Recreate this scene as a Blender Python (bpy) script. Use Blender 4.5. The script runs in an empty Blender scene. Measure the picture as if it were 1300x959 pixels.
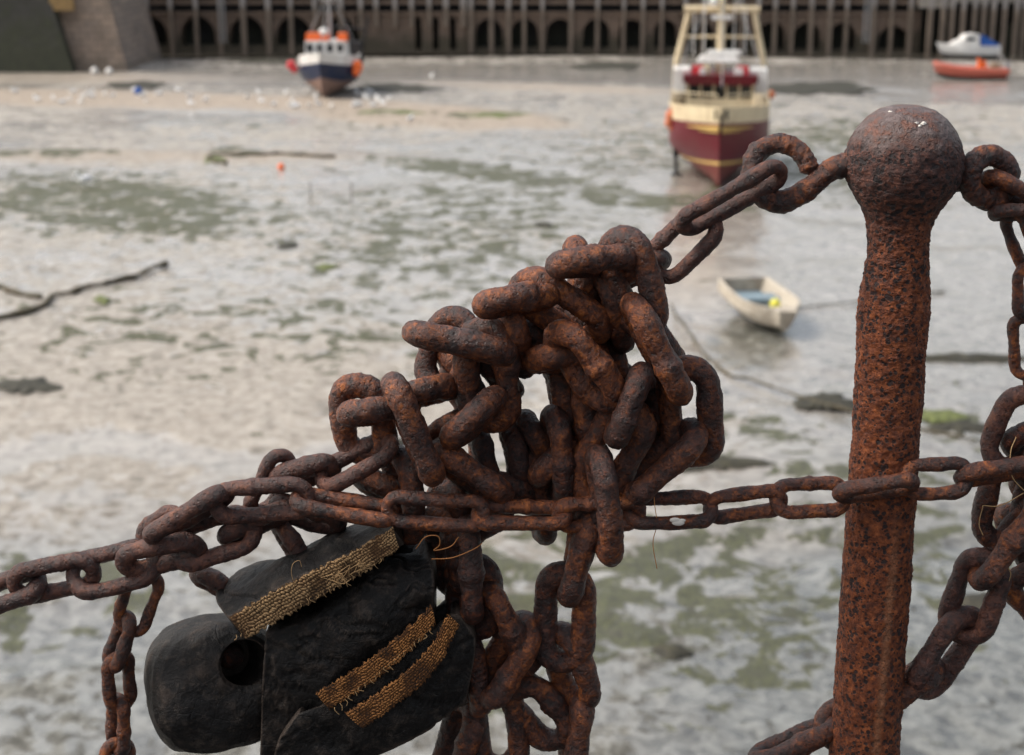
import bpy, math, random
import numpy as np
from mathutils import Vector, Matrix
random.seed(7); rng = np.random.default_rng(7)
C = bpy.context.scene
COL = C.collection
R = math.radians
# ------------------------------------------------------------------ camera
H = 13.5; F = 2000.0; CX = 650.0; CY = 435.0; P = math.atan((CY+112)/F)
cam = bpy.data.cameras.new('camera'); camo = bpy.data.objects.new('camera', cam); COL.objects.link(camo)
camo.location = (0, 0, H); camo.rotation_euler = (math.pi/2 - P, 0, 0)
cam.sensor_width = 36; cam.sensor_fit = 'HORIZONTAL'; cam.lens = F/1300*36
cam.shift_y = -(479.5-CY)/1300
cam.clip_start = 0.05; cam.clip_end = 6000
cam.dof.use_dof = True; cam.dof.focus_distance = 1.515; cam.dof.aperture_fstop = 8.5
C.camera = camo
# ------------------------------------------------------------------ light
SUN_EL, SUN_AZ = 50.0, -88.0          # azimuth from +Y towards +X: soft sun to the left and a little behind
w = bpy.data.worlds.new('World'); C.world = w; w.use_nodes = True
wn = w.node_tree.nodes; wl = w.node_tree.links; bg = wn['Background']
sky = wn.new('ShaderNodeTexSky'); sky.sky_type = 'NISHITA'; sky.sun_disc = False
sky.sun_elevation = R(SUN_EL); sky.sun_rotation = R(SUN_AZ)
sky.air_density = 1.3; sky.dust_density = 6.0; sky.ozone_density = 1.0
hs = wn.new('ShaderNodeHueSaturation'); hs.inputs['Saturation'].default_value = 0.5
wl.new(sky.outputs[0], hs.inputs['Color']); wl.new(hs.outputs[0], bg.inputs[0]); bg.inputs[1].default_value = 0.15
sun = bpy.data.lights.new('sun', 'SUN'); sun.energy = 1.2; sun.angle = R(16); sun.color = (1, .95, .87)
suno = bpy.data.objects.new('sun', sun); COL.objects.link(suno)
sd = Vector((math.sin(R(SUN_AZ))*math.cos(R(SUN_EL)), math.cos(R(SUN_AZ))*math.cos(R(SUN_EL)), math.sin(R(SUN_EL))))
suno.rotation_euler = sd.to_track_quat('Z', 'Y').to_euler(); suno.location = (0, 0, 60)
vs = C.view_settings; vs.view_transform = 'Standard'; vs.look = 'None'; vs.gamma = 1; vs.exposure = 0.52; vs.use_curve_mapping = False
# ------------------------------------------------------------------ helpers
cp, sp = math.cos(P), math.sin(P)
FW = np.array([0, cp, -sp]); UPV = np.array([0, sp, cp]); O0 = np.array([0, 0, H])
def ray(x, y): return FW + np.array([1., 0, 0])*((x-CX)/F) + UPV*((CY-y)/F)
def at(x, y, Y):                       # the point seen at pixel x,y lying in the upright plane Y
    r = ray(x, y); return O0 + r*(Y/r[1])
def gnd(x, y, z=0.0):
    r = ray(x, y); return O0 + r*((z-H)/r[2])
def mpp(x, y, Y): return Y/ray(x, y)[1]/F
def hash3(i, j, k, s):
    n = (i*374761393 + j*668265263 + k*2147483647 + s*1274126177) & 0xffffffff
    n = ((n ^ (n >> 13))*1274126177) & 0xffffffff
    n = ((n ^ (n >> 16))*2246822519) & 0xffffffff
    return ((n ^ (n >> 15)) & 0xffffff)/float(0xffffff)
def vnoise(p, s=0):
    p = np.asarray(p, float); f = np.floor(p); i = f.astype(np.int64); t = p-f; t = t*t*(3-2*t); r = 0
    for a in (0, 1):
        for b in (0, 1):
            for c in (0, 1):
                wgt = (t[:, 0] if a else 1-t[:, 0])*(t[:, 1] if b else 1-t[:, 1])*(t[:, 2] if c else 1-t[:, 2])
                r = r + wgt*hash3(i[:, 0]+a, i[:, 1]+b, i[:, 2]+c, s)
    return r
def fbm(p, s=0, o=4):
    r = 0; a = .5; tot = 0; p = np.asarray(p, float)
    for k in range(o): r = r + a*vnoise(p*2**k + 17.3*k, s+k); tot += a; a *= .5
    return r/tot
def sstep(a, b, x): t = np.clip((x-a)/(b-a), 0, 1); return t*t*(3-2*t)

def tag(o, label=None, cat=None, group=None, kind=None):
    if label: o['label'] = label
    if cat: o['category'] = cat
    if group: o['group'] = group
    if kind: o['kind'] = kind
    return o
def empty(name, loc, label, cat, group=None, rz=0, rx=0, ry=0):
    o = bpy.data.objects.new(name, None); COL.objects.link(o); o.location = loc; o.rotation_euler = (rx, ry, rz)
    o.empty_display_size = .05
    return tag(o, label, cat, group)
class MB:
    def __init__(s): s.v = []; s.f = []; s.m = []; s.n = 0
    def add(s, v, f, m=0):
        s.v.append(np.asarray(v, float).reshape(-1, 3)); s.f += [tuple(int(i)+s.n for i in q) for q in f]
        s.m += ([m]*len(f) if np.isscalar(m) else list(m)); s.n += len(s.v[-1]); return s
    def box(s, c, d, m=0, rz=0, taper=1.0, bev=0):
        c = np.array(c, float); hx, hy, hz = np.array(d, float)/2
        v = []
        for z, t in ((-hz, 1), (hz, taper)):
            for x, y in ((-hx, -hy), (hx, -hy), (hx, hy), (-hx, hy)): v.append((x*t, y*t, z))
        v = np.array(v); cr, sr = math.cos(rz), math.sin(rz)
        v = np.c_[v[:, 0]*cr-v[:, 1]*sr, v[:, 0]*sr+v[:, 1]*cr, v[:, 2]]+c
        return s.add(v, [(0, 3, 2, 1), (4, 5, 6, 7), (0, 1, 5, 4), (1, 2, 6, 5), (2, 3, 7, 6), (3, 0, 4, 7)], m)
    def tube(s, pts, r, n=10, m=0, cap=True):
        pts = np.array(pts, float); k = len(pts); r = np.full(k, r) if np.isscalar(r) else np.array(r, float)
        t = np.gradient(pts, axis=0); t /= np.linalg.norm(t, axis=1)[:, None]+1e-12
        a = np.array([0, 0, 1.]) if abs(t[0][2]) < .9 else np.array([1., 0, 0])
        N = a-t[0]*a.dot(t[0]); N /= np.linalg.norm(N); V = []
        ang = np.arange(n)*2*math.pi/n
        for i in range(k):
            N = N-t[i]*N.dot(t[i]); N /= np.linalg.norm(N); B = np.cross(t[i], N)
            V.append(pts[i]+r[i]*(np.cos(ang)[:, None]*N+np.sin(ang)[:, None]*B))
        V = np.concatenate(V); f = []
        for i in range(k-1):
            for j in range(n): f.append((i*n+j, i*n+(j+1) % n, (i+1)*n+(j+1) % n, (i+1)*n+j))
        if cap: f.append(tuple(range(n))[::-1]); f.append(tuple((k-1)*n+j for j in range(n)))
        return s.add(V, f, m)
    def lathe(s, prof, c=(0, 0, 0), n=24, m=0):
        c = np.array(c, float); ang = np.arange(n)*2*math.pi/n; V = []
        for r, z in prof: V.append(np.c_[r*np.cos(ang), r*np.sin(ang), np.full(n, z)]+c)
        V = np.concatenate(V); f = []
        for i in range(len(prof)-1):
            for j in range(n): f.append((i*n+j, i*n+(j+1) % n, (i+1)*n+(j+1) % n, (i+1)*n+j))
        f.append(tuple(range(n))[::-1]); f.append(tuple((len(prof)-1)*n+j for j in range(n)))
        return s.add(V, f, m)
    def ball(s, c, r, m=0, sc=(1, 1, 1), n=14):
        pr = [(max(1e-4, math.sin(a)), -math.cos(a)) for a in np.linspace(.02, math.pi-.02, n)]
        k = len(s.v); s.lathe([(a*r, b*r) for a, b in pr], (0, 0, 0), n+4, m)
        s.v[k] = s.v[k]*np.array(sc)+np.array(c); return s
    def build(s, name, mat, parent=None, smooth=False, origin=None, loc=None):
        V = np.concatenate(s.v)
        if origin is not None: V = V-np.array(origin)
        me = bpy.data.meshes.new(name); me.from_pydata(V.tolist(), [], s.f)
        mats = mat if isinstance(mat, (list, tuple)) else [mat]
        for q in mats: me.materials.append(q)
        if len(mats) > 1: me.polygons.foreach_set('material_index', s.m)
        if smooth: me.polygons.foreach_set('use_smooth', [True]*len(me.polygons))
        me.update(); o = bpy.data.objects.new(name, me); COL.objects.link(o)
        if parent is not None: o.parent = parent
        if loc is not None: o.location = loc
        elif origin is not None: o.location = np.array(origin)-(np.array(parent.location) if parent is not None else 0)
        return o
def catmull(p, n):
    p = np.array(p, float); q = np.vstack([2*p[0]-p[1], p, 2*p[-1]-p[-2]]); out = []
    for i in range(len(p)-1):
        a, b, c, d = q[i:i+4]
        for t in np.linspace(0, 1, n, endpoint=False):
            out.append(.5*((2*b)+(c-a)*t+(2*a-5*b+4*c-d)*t*t+(3*b-a-3*c+d)*t**3))
    out.append(p[-1]); return np.array(out)
# ------------------------------------------------------------------ materials
class G:
    def __init__(s, name):
        s.m = bpy.data.materials.new(name); s.m.use_nodes = True; s.nt = s.m.node_tree
        s.b = s.nt.nodes['Principled BSDF']; s.tc = s.nt.nodes.new('ShaderNodeTexCoord')
    def n(s, t, **k):
        q = s.nt.nodes.new(t)
        for a, v in k.items(): setattr(q, a, v)
        return q
    def l(s, a, b): s.nt.links.new(a, b)
    def co(s, rnd=False, scale=None, kind='Object'):
        o = s.tc.outputs[kind]
        if rnd:
            oi = s.n('ShaderNodeObjectInfo'); mu = s.n('ShaderNodeMath', operation='MULTIPLY'); mu.inputs[1].default_value = 37.0
            s.l(oi.outputs['Random'], mu.inputs[0]); va = s.n('ShaderNodeVectorMath', operation='ADD')
            s.l(o, va.inputs[0]); s.l(mu.outputs[0], va.inputs[1]); o = va.outputs[0]
        if scale:
            mp = s.n('ShaderNodeMapping'); mp.inputs['Scale'].default_value = scale; s.l(o, mp.inputs[0]); o = mp.outputs[0]
        return o
    def noise(s, co, sc, det=6, ro=.6, dist=0):
        q = s.n('ShaderNodeTexNoise'); q.inputs['Scale'].default_value = sc; q.inputs['Detail'].default_value = det
        q.inputs['Roughness'].default_value = ro; q.inputs['Distortion'].default_value = dist; s.l(co, q.inputs['Vector']); return q.outputs['Fac']
    def vor(s, co, sc, feat='F1'):
        q = s.n('ShaderNodeTexVoronoi', feature=feat); q.inputs['Scale'].default_value = sc; s.l(co, q.inputs['Vector']); return q.outputs['Distance']
    def ramp(s, fac, stops, interp='LINEAR'):
        q = s.n('ShaderNodeValToRGB'); q.color_ramp.interpolation = interp; e = q.color_ramp.elements
        while len(e) < len(stops): e.new(.5)
        for i, (p, c) in enumerate(stops):
            e[i].position = p; e[i].color = (c, c, c, 1) if np.isscalar(c) else (*c, 1)
        s.l(fac, q.inputs[0]); return q.outputs[0]
    def mix(s, fac, a, b, mode='MIX'):
        q = s.n('ShaderNodeMix', data_type='RGBA', blend_type=mode)
        for v, i in ((fac, 0), (a, 6), (b, 7)):
            if isinstance(v, (int, float)): q.inputs[i].default_value = v if i == 0 else (v, v, v, 1)
            elif isinstance(v, tuple): q.inputs[i].default_value = (*v, 1)
            else: s.l(v, q.inputs[i])
        return q.outputs[2]
    def math(s, op, a, b=0.0):
        q = s.n('ShaderNodeMath', operation=op)
        for v, i in ((a, 0), (b, 1)):
            if isinstance(v, (int, float)): q.inputs[i].default_value = v
            else: s.l(v, q.inputs[i])
        return q.outputs[0]
    def bump(s, h, dist, strength=1.0, prev=None):
        q = s.n('ShaderNodeBump'); q.inputs['Distance'].default_value = dist; q.inputs['Strength'].default_value = strength
        s.l(h, q.inputs['Height'])
        if prev is not None: s.l(prev, q.inputs['Normal'])
        return q.outputs[0]
    def out(s, col=None, rough=None, nrm=None, spec=None, metal=None, coat=None):
        for v, k in ((col, 'Base Color'), (rough, 'Roughness'), (nrm, 'Normal'), (spec, 'Specular IOR Level'), (metal, 'Metallic'), (coat, 'Coat Weight')):
            if v is None: continue
            if isinstance(v, (int, float)): s.b.inputs[k].default_value = v
            elif isinstance(v, tuple): s.b.inputs[k].default_value = (*v, 1)
            else: s.l(v, s.b.inputs[k])
        return s.m
def paint(name, col, rough=.45, dirt=.35, sc=1.5, dcol=(.16, .10, .06)):
    g = G(name); c = g.co(True); f = g.noise(c, sc, 8, .7); d = g.ramp(f, [(.45, 0.0), (.75, 1.0)])
    st = g.noise(g.co(True, (sc*3, sc*3, sc*.4)), 1.0, 5, .6); st = g.ramp(st, [(.5, 0.), (.72, 1.)])
    k = g.math('MULTIPLY', g.math('MAXIMUM', d, st), dirt)
    col2 = g.mix(k, col, dcol); return g.out(col2, rough, g.bump(f, .01), .28)
def rust(name, hot=.5, rnd=True, post=False, cool=0):
    g = G(name); c = g.co(rnd)
    big = g.noise(c, 20, 5, .6, .4); mid = g.noise(c, 120, 9, .74, .3); fine = g.noise(c, 520, 6, .75); 
    a = (.008, .005, .0055); b = (.034, .0105, .007); o = (.175, .040, .008); h = (.54, .16, .028)
    if cool: b = (.050, .019, .015); o = (.15, .052, .033); h = (.32, .12, .055)
    base = g.ramp(mid, [(.36, a), (.47, b), (.54, (.066, .019, .0105)), (.64, o)])
    hotm = g.ramp(big, [(.50-.16*hot, 0.), (.68-.16*hot, 1.)])
    warm = g.ramp(mid, [(.36, b), (.5, o), (.66, h)])
    col = g.mix(g.math('MULTIPLY', hotm, .85), base, warm)
    sp_ = g.vor(g.co(rnd), 190); spn = g.noise(c, 160, 4, .6)
    spots = g.ramp(g.math('ADD', sp_, g.math('MULTIPLY', spn, .9)), [(.66, 1.), (.78, 0.)])
    col = g.mix(g.math('MULTIPLY', spots, .38), col, (.012, .008, .009))
    worn = g.ramp(g.noise(c, 34, 7, .7, .6), [(.56, 0.), (.66, 1.)]); col = g.mix(g.math('MULTIPLY', worn, .38), col, g.ramp(mid, [(.4, (.15, .062, .045)), (.6, (.27, .125, .095))]))
    dust = g.ramp(g.noise(c, 70, 8, .8), [(.54, 0.), (.68, 1.)])
    col = g.mix(g.math('MULTIPLY', dust, .28), col, (.17, .105, .085))
    flk = g.ramp(fine, [(.3, .55), (.7, 1.3)]); col = g.mix(1., col, flk, 'MULTIPLY')
    n1 = g.bump(mid, .0032, 1.); n2 = g.bump(g.math('ADD', fine, g.math('MULTIPLY', spots, -.8)), .0010, 1., n1)
    rg = g.ramp(mid, [(.38, .28), (.62, .60)])
    return g.out(col, rg, n2, .6)
M = {}
M['rust_cool'] = rust('chain_rust_purplish', .3, cool=1); M['rust'] = rust('chain_rust', .5); M['rust_hot'] = rust('chain_rust_orange', .95); M['rust_dark'] = rust('chain_rust_dark', .1)

def post_mat():
    g = G('post_rust'); c = g.co()
    big = g.noise(c, 14, 5, .6, .3); mid = g.noise(c, 130, 9, .74, .2); fine = g.noise(c, 520, 6, .75)
    warm = g.ramp(mid, [(.36, (.055, .014, .006)), (.5, (.17, .041, .011)), (.66, (.36, .098, .024))])
    dull = g.ramp(mid, [(.36, (.018, .009, .008)), (.52, (.068, .024, .017)), (.68, (.19, .066, .038))])
    geo = g.n('ShaderNodeSeparateXYZ'); g.l(g.tc.outputs['Object'], geo.inputs[0])
    headm = g.math('ADD', g.math('MULTIPLY', geo.outputs[2], 7.), g.math('MULTIPLY', big, 1.6))   # object z: 0 at ball centre
    hm = g.ramp(headm, [(.05, 0.), (.75, 1.)])
    col = g.mix(hm, warm, dull)
    vo = g.vor(c, 150); vo2 = g.vor(c, 260); q = g.math('ADD', g.math('MINIMUM', vo, g.math('ADD', vo2, .08)), g.math('MULTIPLY', g.noise(c, 60, 5, .7), 1.1))
    spots = g.ramp(q, [(.80, 1.), (.93, 0.)])
    capn = g.math('ADD', g.math('MULTIPLY', geo.outputs[2], 10.), g.math('MULTIPLY', g.noise(c, 40, 5, .6), .5))
    cap = g.ramp(capn, [(.40, 0.), (.62, 1.)])
    col = g.mix(g.math('MULTIPLY', spots, .9), col, (.010, .007, .008))
    sky_sheen = g.ramp(g.noise(c, 75, 7, .7), [(.40, (.19, .075, .045)), (.50, (.105, .070, .062)), (.62, (.19, .14, .13))])
    col = g.mix(g.math('MULTIPLY', cap, .85), col, sky_sheen)  # sky sheen on the ball top painted in as a greyer colour
    
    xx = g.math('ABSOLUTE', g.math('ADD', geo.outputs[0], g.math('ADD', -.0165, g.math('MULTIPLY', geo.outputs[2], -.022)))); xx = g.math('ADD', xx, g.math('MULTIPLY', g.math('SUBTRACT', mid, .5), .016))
    hl_streak = g.math('MULTIPLY', g.ramp(g.math('MULTIPLY', xx, 100.), [(.12, 1.), (.60, 0.)]), g.ramp(g.math('MULTIPLY', g.math('ADD', geo.outputs[2], .34), -6.), [(0., 0.), (.5, 1.)])); hl_streak = g.math('MULTIPLY', hl_streak, g.ramp(g.math('MULTIPLY', geo.outputs[1], -20.), [(0., 0.), (.2, 1.)]))
    col = g.mix(g.math('MULTIPLY', hl_streak, .65), col, g.ramp(fine, [(.35, (.20, .065, .025)), (.6, (.44, .19, .09))]))  # highlight streak painted down the lower front of the shaft
    n1 = g.bump(mid, .003, .8); hh = g.math('ADD', fine, g.math('MULTIPLY', spots, -.8)); n2 = g.bump(hh, .0012, .9, n1)
    rg = g.mix(cap, .70, .30)
    return g.out(col, rg, n2, .5)
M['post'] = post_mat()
def rubber():
    g = G('black_rubber'); c = g.co(True); f = g.noise(c, 30, 7, .65, .5); h = g.noise(c, 160, 6, .7)
    col = g.ramp(f, [(.38, (.0065, .0055, .005)), (.54, (.012, .010, .009)), (.72, (.036, .025, .019))])
    geo = g.n('ShaderNodeNewGeometry'); pt = g.ramp(g.math('ADD', geo.outputs['Pointiness'], g.math('MULTIPLY', g.math('SUBTRACT', f, .5), .12)), [(.515, 0.), (.56, 1.)]); col = g.mix(g.math('MULTIPLY', pt, .7), col, (.085, .062, .048))
    crk = g.vor(g.co(True, (1, 1, 1)), 45, 'DISTANCE_TO_EDGE'); ck = g.ramp(crk, [(0., 0.), (.04, 1.)])
    dirt = g.ramp(g.noise(c, 55, 9, .78), [(.53, 0.), (.66, 1.)])
    col = g.mix(g.math('MULTIPLY', dirt, .5), col, (.10, .075, .058))
    n = g.bump(g.math('ADD', f, g.math('MULTIPLY', h, .5)), .0045, 1.); n = g.bump(ck, .0006, .5, n)
    return g.out(col, g.ramp(f, [(.3, .36), (.7, .62)]), n, .28)
M['rubber'] = rubber()
def weave(nm, c1, c2):
    g = G(nm); uv = g.tc.outputs['UV']; s = g.n('ShaderNodeSeparateXYZ'); g.l(uv, s.inputs[0])
    f = g.noise(g.co(True), 260, 5, .7); hh = s.outputs[2]
    at_ = g.n('ShaderNodeAttribute'); at_.attribute_name = 'knot'
    k = g.math('ADD', at_.outputs['Fac'], g.math('MULTIPLY', g.math('SUBTRACT', f, .5), .7))
    col = g.ramp(k, [(.25, (.02, .015, .012)), (.55, c1), (1.0, c2)])
    big = g.ramp(g.noise(g.co(True), 35, 4, .6), [(.45, 0.), (.7, 1.)])
    col = g.mix(g.math('MULTIPLY', big, .45), col, (.10, .045, .02))
    return g.out(col, .9, g.bump(f, .0008, .8), .2)
M['weave'] = weave('woven_edge_fabric', (.10, .055, .024), (.38, .24, .12)); M['weave_rusty'] = weave('rust_stained_woven_edge', (.09, .036, .012), (.34, .15, .05))
M['fibre'] = G('fibre').out((.42, .26, .12), .8)
M['fibre_orange'] = G('fibre_orange').out((.5, .2, .06), .7)
M['chip'] = G('white_lime_spot').out((.62, .58, .52), .8)

def mud():
    g = G('wet_mud'); c = g.tc.outputs['Object']
    def attr(nm): q = g.n('ShaderNodeAttribute'); q.attribute_name = nm; return q.outputs['Fac']
    alg, sand, wet, mud_dim = attr('algae'), attr('sand'), attr('wet'), attr('mud_dim')
    f1 = g.noise(c, .55, 8, .68, .8); f2 = g.noise(c, 2.2, 8, .72, .6); f3 = g.noise(c, 9, 6, .72)
    mudc = g.ramp(f2, [(.36, (.20, .178, .15)), (.47, (.33, .30, .26)), (.60, (.44, .405, .355))])
    brn = g.ramp(f1, [(.48, 0.), (.62, 1.)]); mudc = g.mix(g.math('MULTIPLY', brn, .16), mudc, (.27, .215, .165))
    sandc = g.ramp(f2, [(.36, (.27, .215, .165)), (.64, (.42, .35, .275))])
    mudc = g.mix(mud_dim, mudc, g.ramp(f2, [(.40, (.035, .035, .026)), (.48, (.095, .095, .078)), (.58, (.19, .19, .165))]))
    col = g.mix(sand, mudc, sandc)
    an = g.math('ADD', alg, g.math('MULTIPLY', g.math('SUBTRACT', g.noise(c, .85, 8, .66, .7), .5), 3.4)); an = g.math('ADD', an, g.math('MULTIPLY', g.math('SUBTRACT', f1, .5), 1.2)); am = g.ramp(an, [(.56, 0.), (.66, 1.)])
    algc = g.ramp(f3, [(.36, (.026, .027, .014)), (.5, (.058, .060, .026)), (.65, (.11, .115, .04))])
    col = g.mix(g.math('MULTIPLY', am, .95), col, algc)
    dk = g.ramp(g.noise(c, 1.1, 9, .76, 1.), [(.55, 0.), (.62, 1.)]); col = g.mix(g.math('MULTIPLY', g.math('MULTIPLY', dk, .7), g.math('SUBTRACT', 1., sand)), col, (.055, .05, .034))
    wm = g.math('ADD', wet, g.math('MULTIPLY', g.math('SUBTRACT', f1, .5), 2.2)); wm = g.math('ADD', wm, g.math('MULTIPLY', g.math('SUBTRACT', f2, .5), 2.2))
    wm = g.math('MULTIPLY', g.ramp(wm, [(.43, 0.), (.58, 1.)]), g.math('SUBTRACT', 1., g.math('MULTIPLY', sand, .9)))
    wm = g.math('MULTIPLY', wm, g.math('SUBTRACT', 1., g.math('MULTIPLY', am, .8)))
    rg = g.mix(wm, .62, .27); rg = g.mix(am, rg, .7)
    h = g.math('ADD', g.math('MULTIPLY', f2, .75), g.math('MULTIPLY', f3, .25))
    bs = g.mix(wm, .10, .015)
    q = g.n('ShaderNodeBump'); q.inputs['Strength'].default_value = 1.; g.l(h, q.inputs['Height']); g.l(bs, q.inputs['Distance'])
    g.b.inputs['IOR'].default_value = 1.5; g.b.inputs['Coat Roughness'].default_value = .2
    return g.out(col, rg, q.outputs[0], g.mix(wm, .45, 1.), None, g.math('MULTIPLY', wm, .9))
M['mud'] = mud()
g = G('puddle_water'); M['water'] = g.out((.07, .062, .05), .05, g.bump(g.noise(g.tc.outputs['Object'], 2.5, 4, .6), .004), .5)
g = G('weed'); f = g.noise(g.co(True), 3., 7, .7); M['weed'] = g.out(g.ramp(f, [(.35, (.016, .015, .010)), (.6, (.045, .040, .022)), (.8, (.09, .085, .03))]), .7, g.bump(f, .06))
g = G('green_weed'); f = g.noise(g.co(True), 4., 7, .7); M['gweed'] = g.out(g.ramp(f, [(.3, (.05, .06, .02)), (.6, (.13, .15, .04)), (.8, (.22, .24, .07))]), .7, g.bump(f, .05))
g = G('muddy_puddle'); M['muddy'] = g.out((.20, .155, .12), .38, g.bump(g.noise(g.tc.outputs['Object'], 3., 5, .6), .01), .25)
def stone(name, c1, c2, bw, bh, mortar=(.05, .045, .04), alg=1.0, zt=3.0):
    g = G(name); mp = g.co(False); sx = g.n('ShaderNodeSeparateXYZ'); g.l(mp, sx.inputs[0]); cb = g.n('ShaderNodeCombineXYZ')
    g.l(g.math('ADD', sx.outputs[0], sx.outputs[1]), cb.inputs[0]); g.l(sx.outputs[2], cb.inputs[1])
    br = g.n('ShaderNodeTexBrick'); br.inputs['Scale'].default_value = 1.; br.inputs['Brick Width'].default_value = bw; br.inputs['Row Height'].default_value = bh
    br.inputs['Mortar Size'].default_value = .03; br.inputs['Color1'].default_value = (*c1, 1); br.inputs['Color2'].default_value = (*c2, 1); br.inputs['Mortar'].default_value = (*mortar, 1)
    g.l(cb.outputs[0], br.inputs['Vector'])
    n = g.noise(mp, .55, 8, .7); n2 = g.noise(mp, 3.5, 6, .7)
    col = g.mix(g.ramp(n, [(.4, 0.), (.7, .8)]), br.outputs[0], tuple(v*.45 for v in c1))
    zz = g.math('ADD', g.math('DIVIDE', sx.outputs[2], -zt), g.math('ADD', 1.0, g.math('MULTIPLY', g.math('SUBTRACT', n, .5), 2.2)))
    am = g.ramp(zz, [(.15, 0.), (.55, 1.)])
    col = g.mix(g.math('MULTIPLY', am, .8*alg), col, g.ramp(n2, [(.3, (.02, .022, .014)), (.6, (.045, .05, .026)), (.8, (.08, .085, .045))]))
    return g.out(col, .85, g.bump(g.math('ADD', br.outputs['Fac'], n2), .05))
M['brick'] = stone('quay_brick', (.31, .215, .155), (.24, .17, .13), .6, .2, alg=.8, zt=2.6)
M['masonry'] = stone('masonry_block', (.34, .26, .20), (.25, .20, .165), 1.3, .55, alg=.3, zt=1.2)
M['masonry_dark'] = stone('masonry_weedy', (.055, .053, .045), (.04, .04, .035), 1.3, .55, alg=1., zt=6.5)
M['concrete'] = stone('quay_concrete', (.30, .27, .235), (.26, .235, .21), 3., 1.5, mortar=(.15, .14, .12), alg=.5, zt=2.)
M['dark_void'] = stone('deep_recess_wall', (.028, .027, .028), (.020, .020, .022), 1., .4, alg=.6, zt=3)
g = G('pile_timber'); f = g.noise(g.co(True, (2, 2, .5)), 1.5, 6, .7); sx = g.n('ShaderNodeSeparateXYZ'); g.l(g.tc.outputs['Object'], sx.inputs[0])
zz = g.math('ADD', sx.outputs[2], g.math('MULTIPLY', f, 1.6))
M['pile'] = g.out(g.mix(g.ramp(g.math('DIVIDE', zz, 8.), [(.63, 0.), (.70, 1.)]), g.ramp(f, [(.3, (.10, .078, .06)), (.7, (.22, .17, .13))]), g.ramp(f, [(.3, (.20, .18, .17)), (.7, (.34, .315, .30))])), .8, g.bump(f, .03))
M['maroon'] = paint('maroon_paint', (.115, .006, .014), .38, .4, .8, (.09, .05, .035)); M['cream'] = paint('cream_paint', (.68, .57, .38), .45, .5, .9, (.22, .11, .05)); M['yellow'] = paint('yellow_band', (.60, .40, .13), .45, .3)
M['antifoul'] = paint('red_brown_antifouling', (.15, .028, .026), .6, .5); M['white'] = paint('white_paint', (.74, .73, .70), .4, .35, 1.1, (.3, .2, .13)); M['navy'] = paint('navy_paint', (.010, .022, .060), .35, .2)
M['brownfoul'] = paint('worn_brown_antifouling', (.26, .17, .14), .65, .6); M['orange'] = paint('orange_plastic', (.85, .16, .035), .4, .12); M['red'] = paint('red_paint', (.55, .035, .045), .4, .12)
M['grey'] = paint('grey_paint', (.25, .25, .26), .5, .3); M['steel'] = paint('galvanised_steel', (.36, .36, .36), .45, .2); M['black'] = paint('black_gear', (.02, .02, .022), .6, .2)
M['blue'] = paint('blue_canvas', (.018, .085, .32), .6, .12); M['bluegrey'] = paint('blue_grey_thwart', (.20, .27, .31), .55, .3); M['buoyyellow'] = paint('yellow_float', (.72, .66, .09), .4, .1)
M['cream_worn'] = paint('worn_cream_gelcoat', (.50, .45, .37), .55, .75, 3.); M['gull'] = G('gull_white').out((.72, .72, .70), .7); M['gullgrey'] = G('gull_grey').out((.6, .61, .63), .7)
M['coral'] = paint('coral_tube', (.48, .12, .085), .55, .5); M['dull_orange'] = paint('faded_orange_float', (.60, .19, .09), .5, .35); M['rope'] = paint('mooring_line', (.085, .075, .05), .8, .3)
g = G('cabin_glass'); M['glass'] = g.out((.008, .011, .014), .15, None, .3)
M['tan'] = paint('tan_netting', (.30, .22, .15), .85, .4)

# ------------------------------------------------------------------ ground
nr, nc = 560, 620
Ys = np.concatenate([[1.75], np.geomspace(4, 165, nr-8), [185, 230, 330, 550, 1000, 2200, 5000]])
us = np.concatenate([[-9, -3, -1.4, -.8], np.linspace(-.5, .5, nc-8), [.8, 1.4, 3, 9]])
YY, UU = np.meshgrid(Ys, us, indexing='ij'); XX = UU*(YY*1.0+6)
den = (YY*cp+H*sp); px = CX+F*XX/den; py = CY-F*((YY*sp-H*cp)/den)
p3 = np.c_[XX.ravel(), YY.ravel(), np.zeros(XX.size)]
n_a = fbm(p3*.35, 1, 4); n_b = fbm(p3*1.6, 11, 4); n_c = fbm(p3*.12, 21, 3); n_d = fbm(p3*.7+5, 31, 4)
X_, Y_ = px.ravel(), py.ravel()
def blob(cx, cy, rx, ry, rot=0, soft=.5, wob=.5):
    a = R(rot); dx = X_-cx; dy = Y_-cy; u = dx*math.cos(a)+dy*math.sin(a); v = -dx*math.sin(a)+dy*math.cos(a)
    d = np.sqrt((u/rx)**2+(v/ry)**2)+(n_a-.5)*wob+(n_d-.5)*wob*.6
    return 1-sstep(1-soft, 1+soft, d)
def mx(*a):
    r = a[0]
    for b in a[1:]: r = np.maximum(r, b)
    return r
sand = mx(blob(180, 128, 420, 11, 1.5, .25, .3), blob(560, 150, 165, 15, 3, .2, .35), blob(150, 200, 330, 8, 0, .5, .4)*.75, blob(700, 112, 200, 5, 2, .4)*.7,
          blob(60, 100, 260, 7, 0, .5)*.6, blob(200, 520, 420, 110, 0, .6, .8)*.22, blob(880, 360, 90, 26, 0, .5)*.5, blob(520, 640, 700, 60, 0, .6, .8)*.25)
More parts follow.
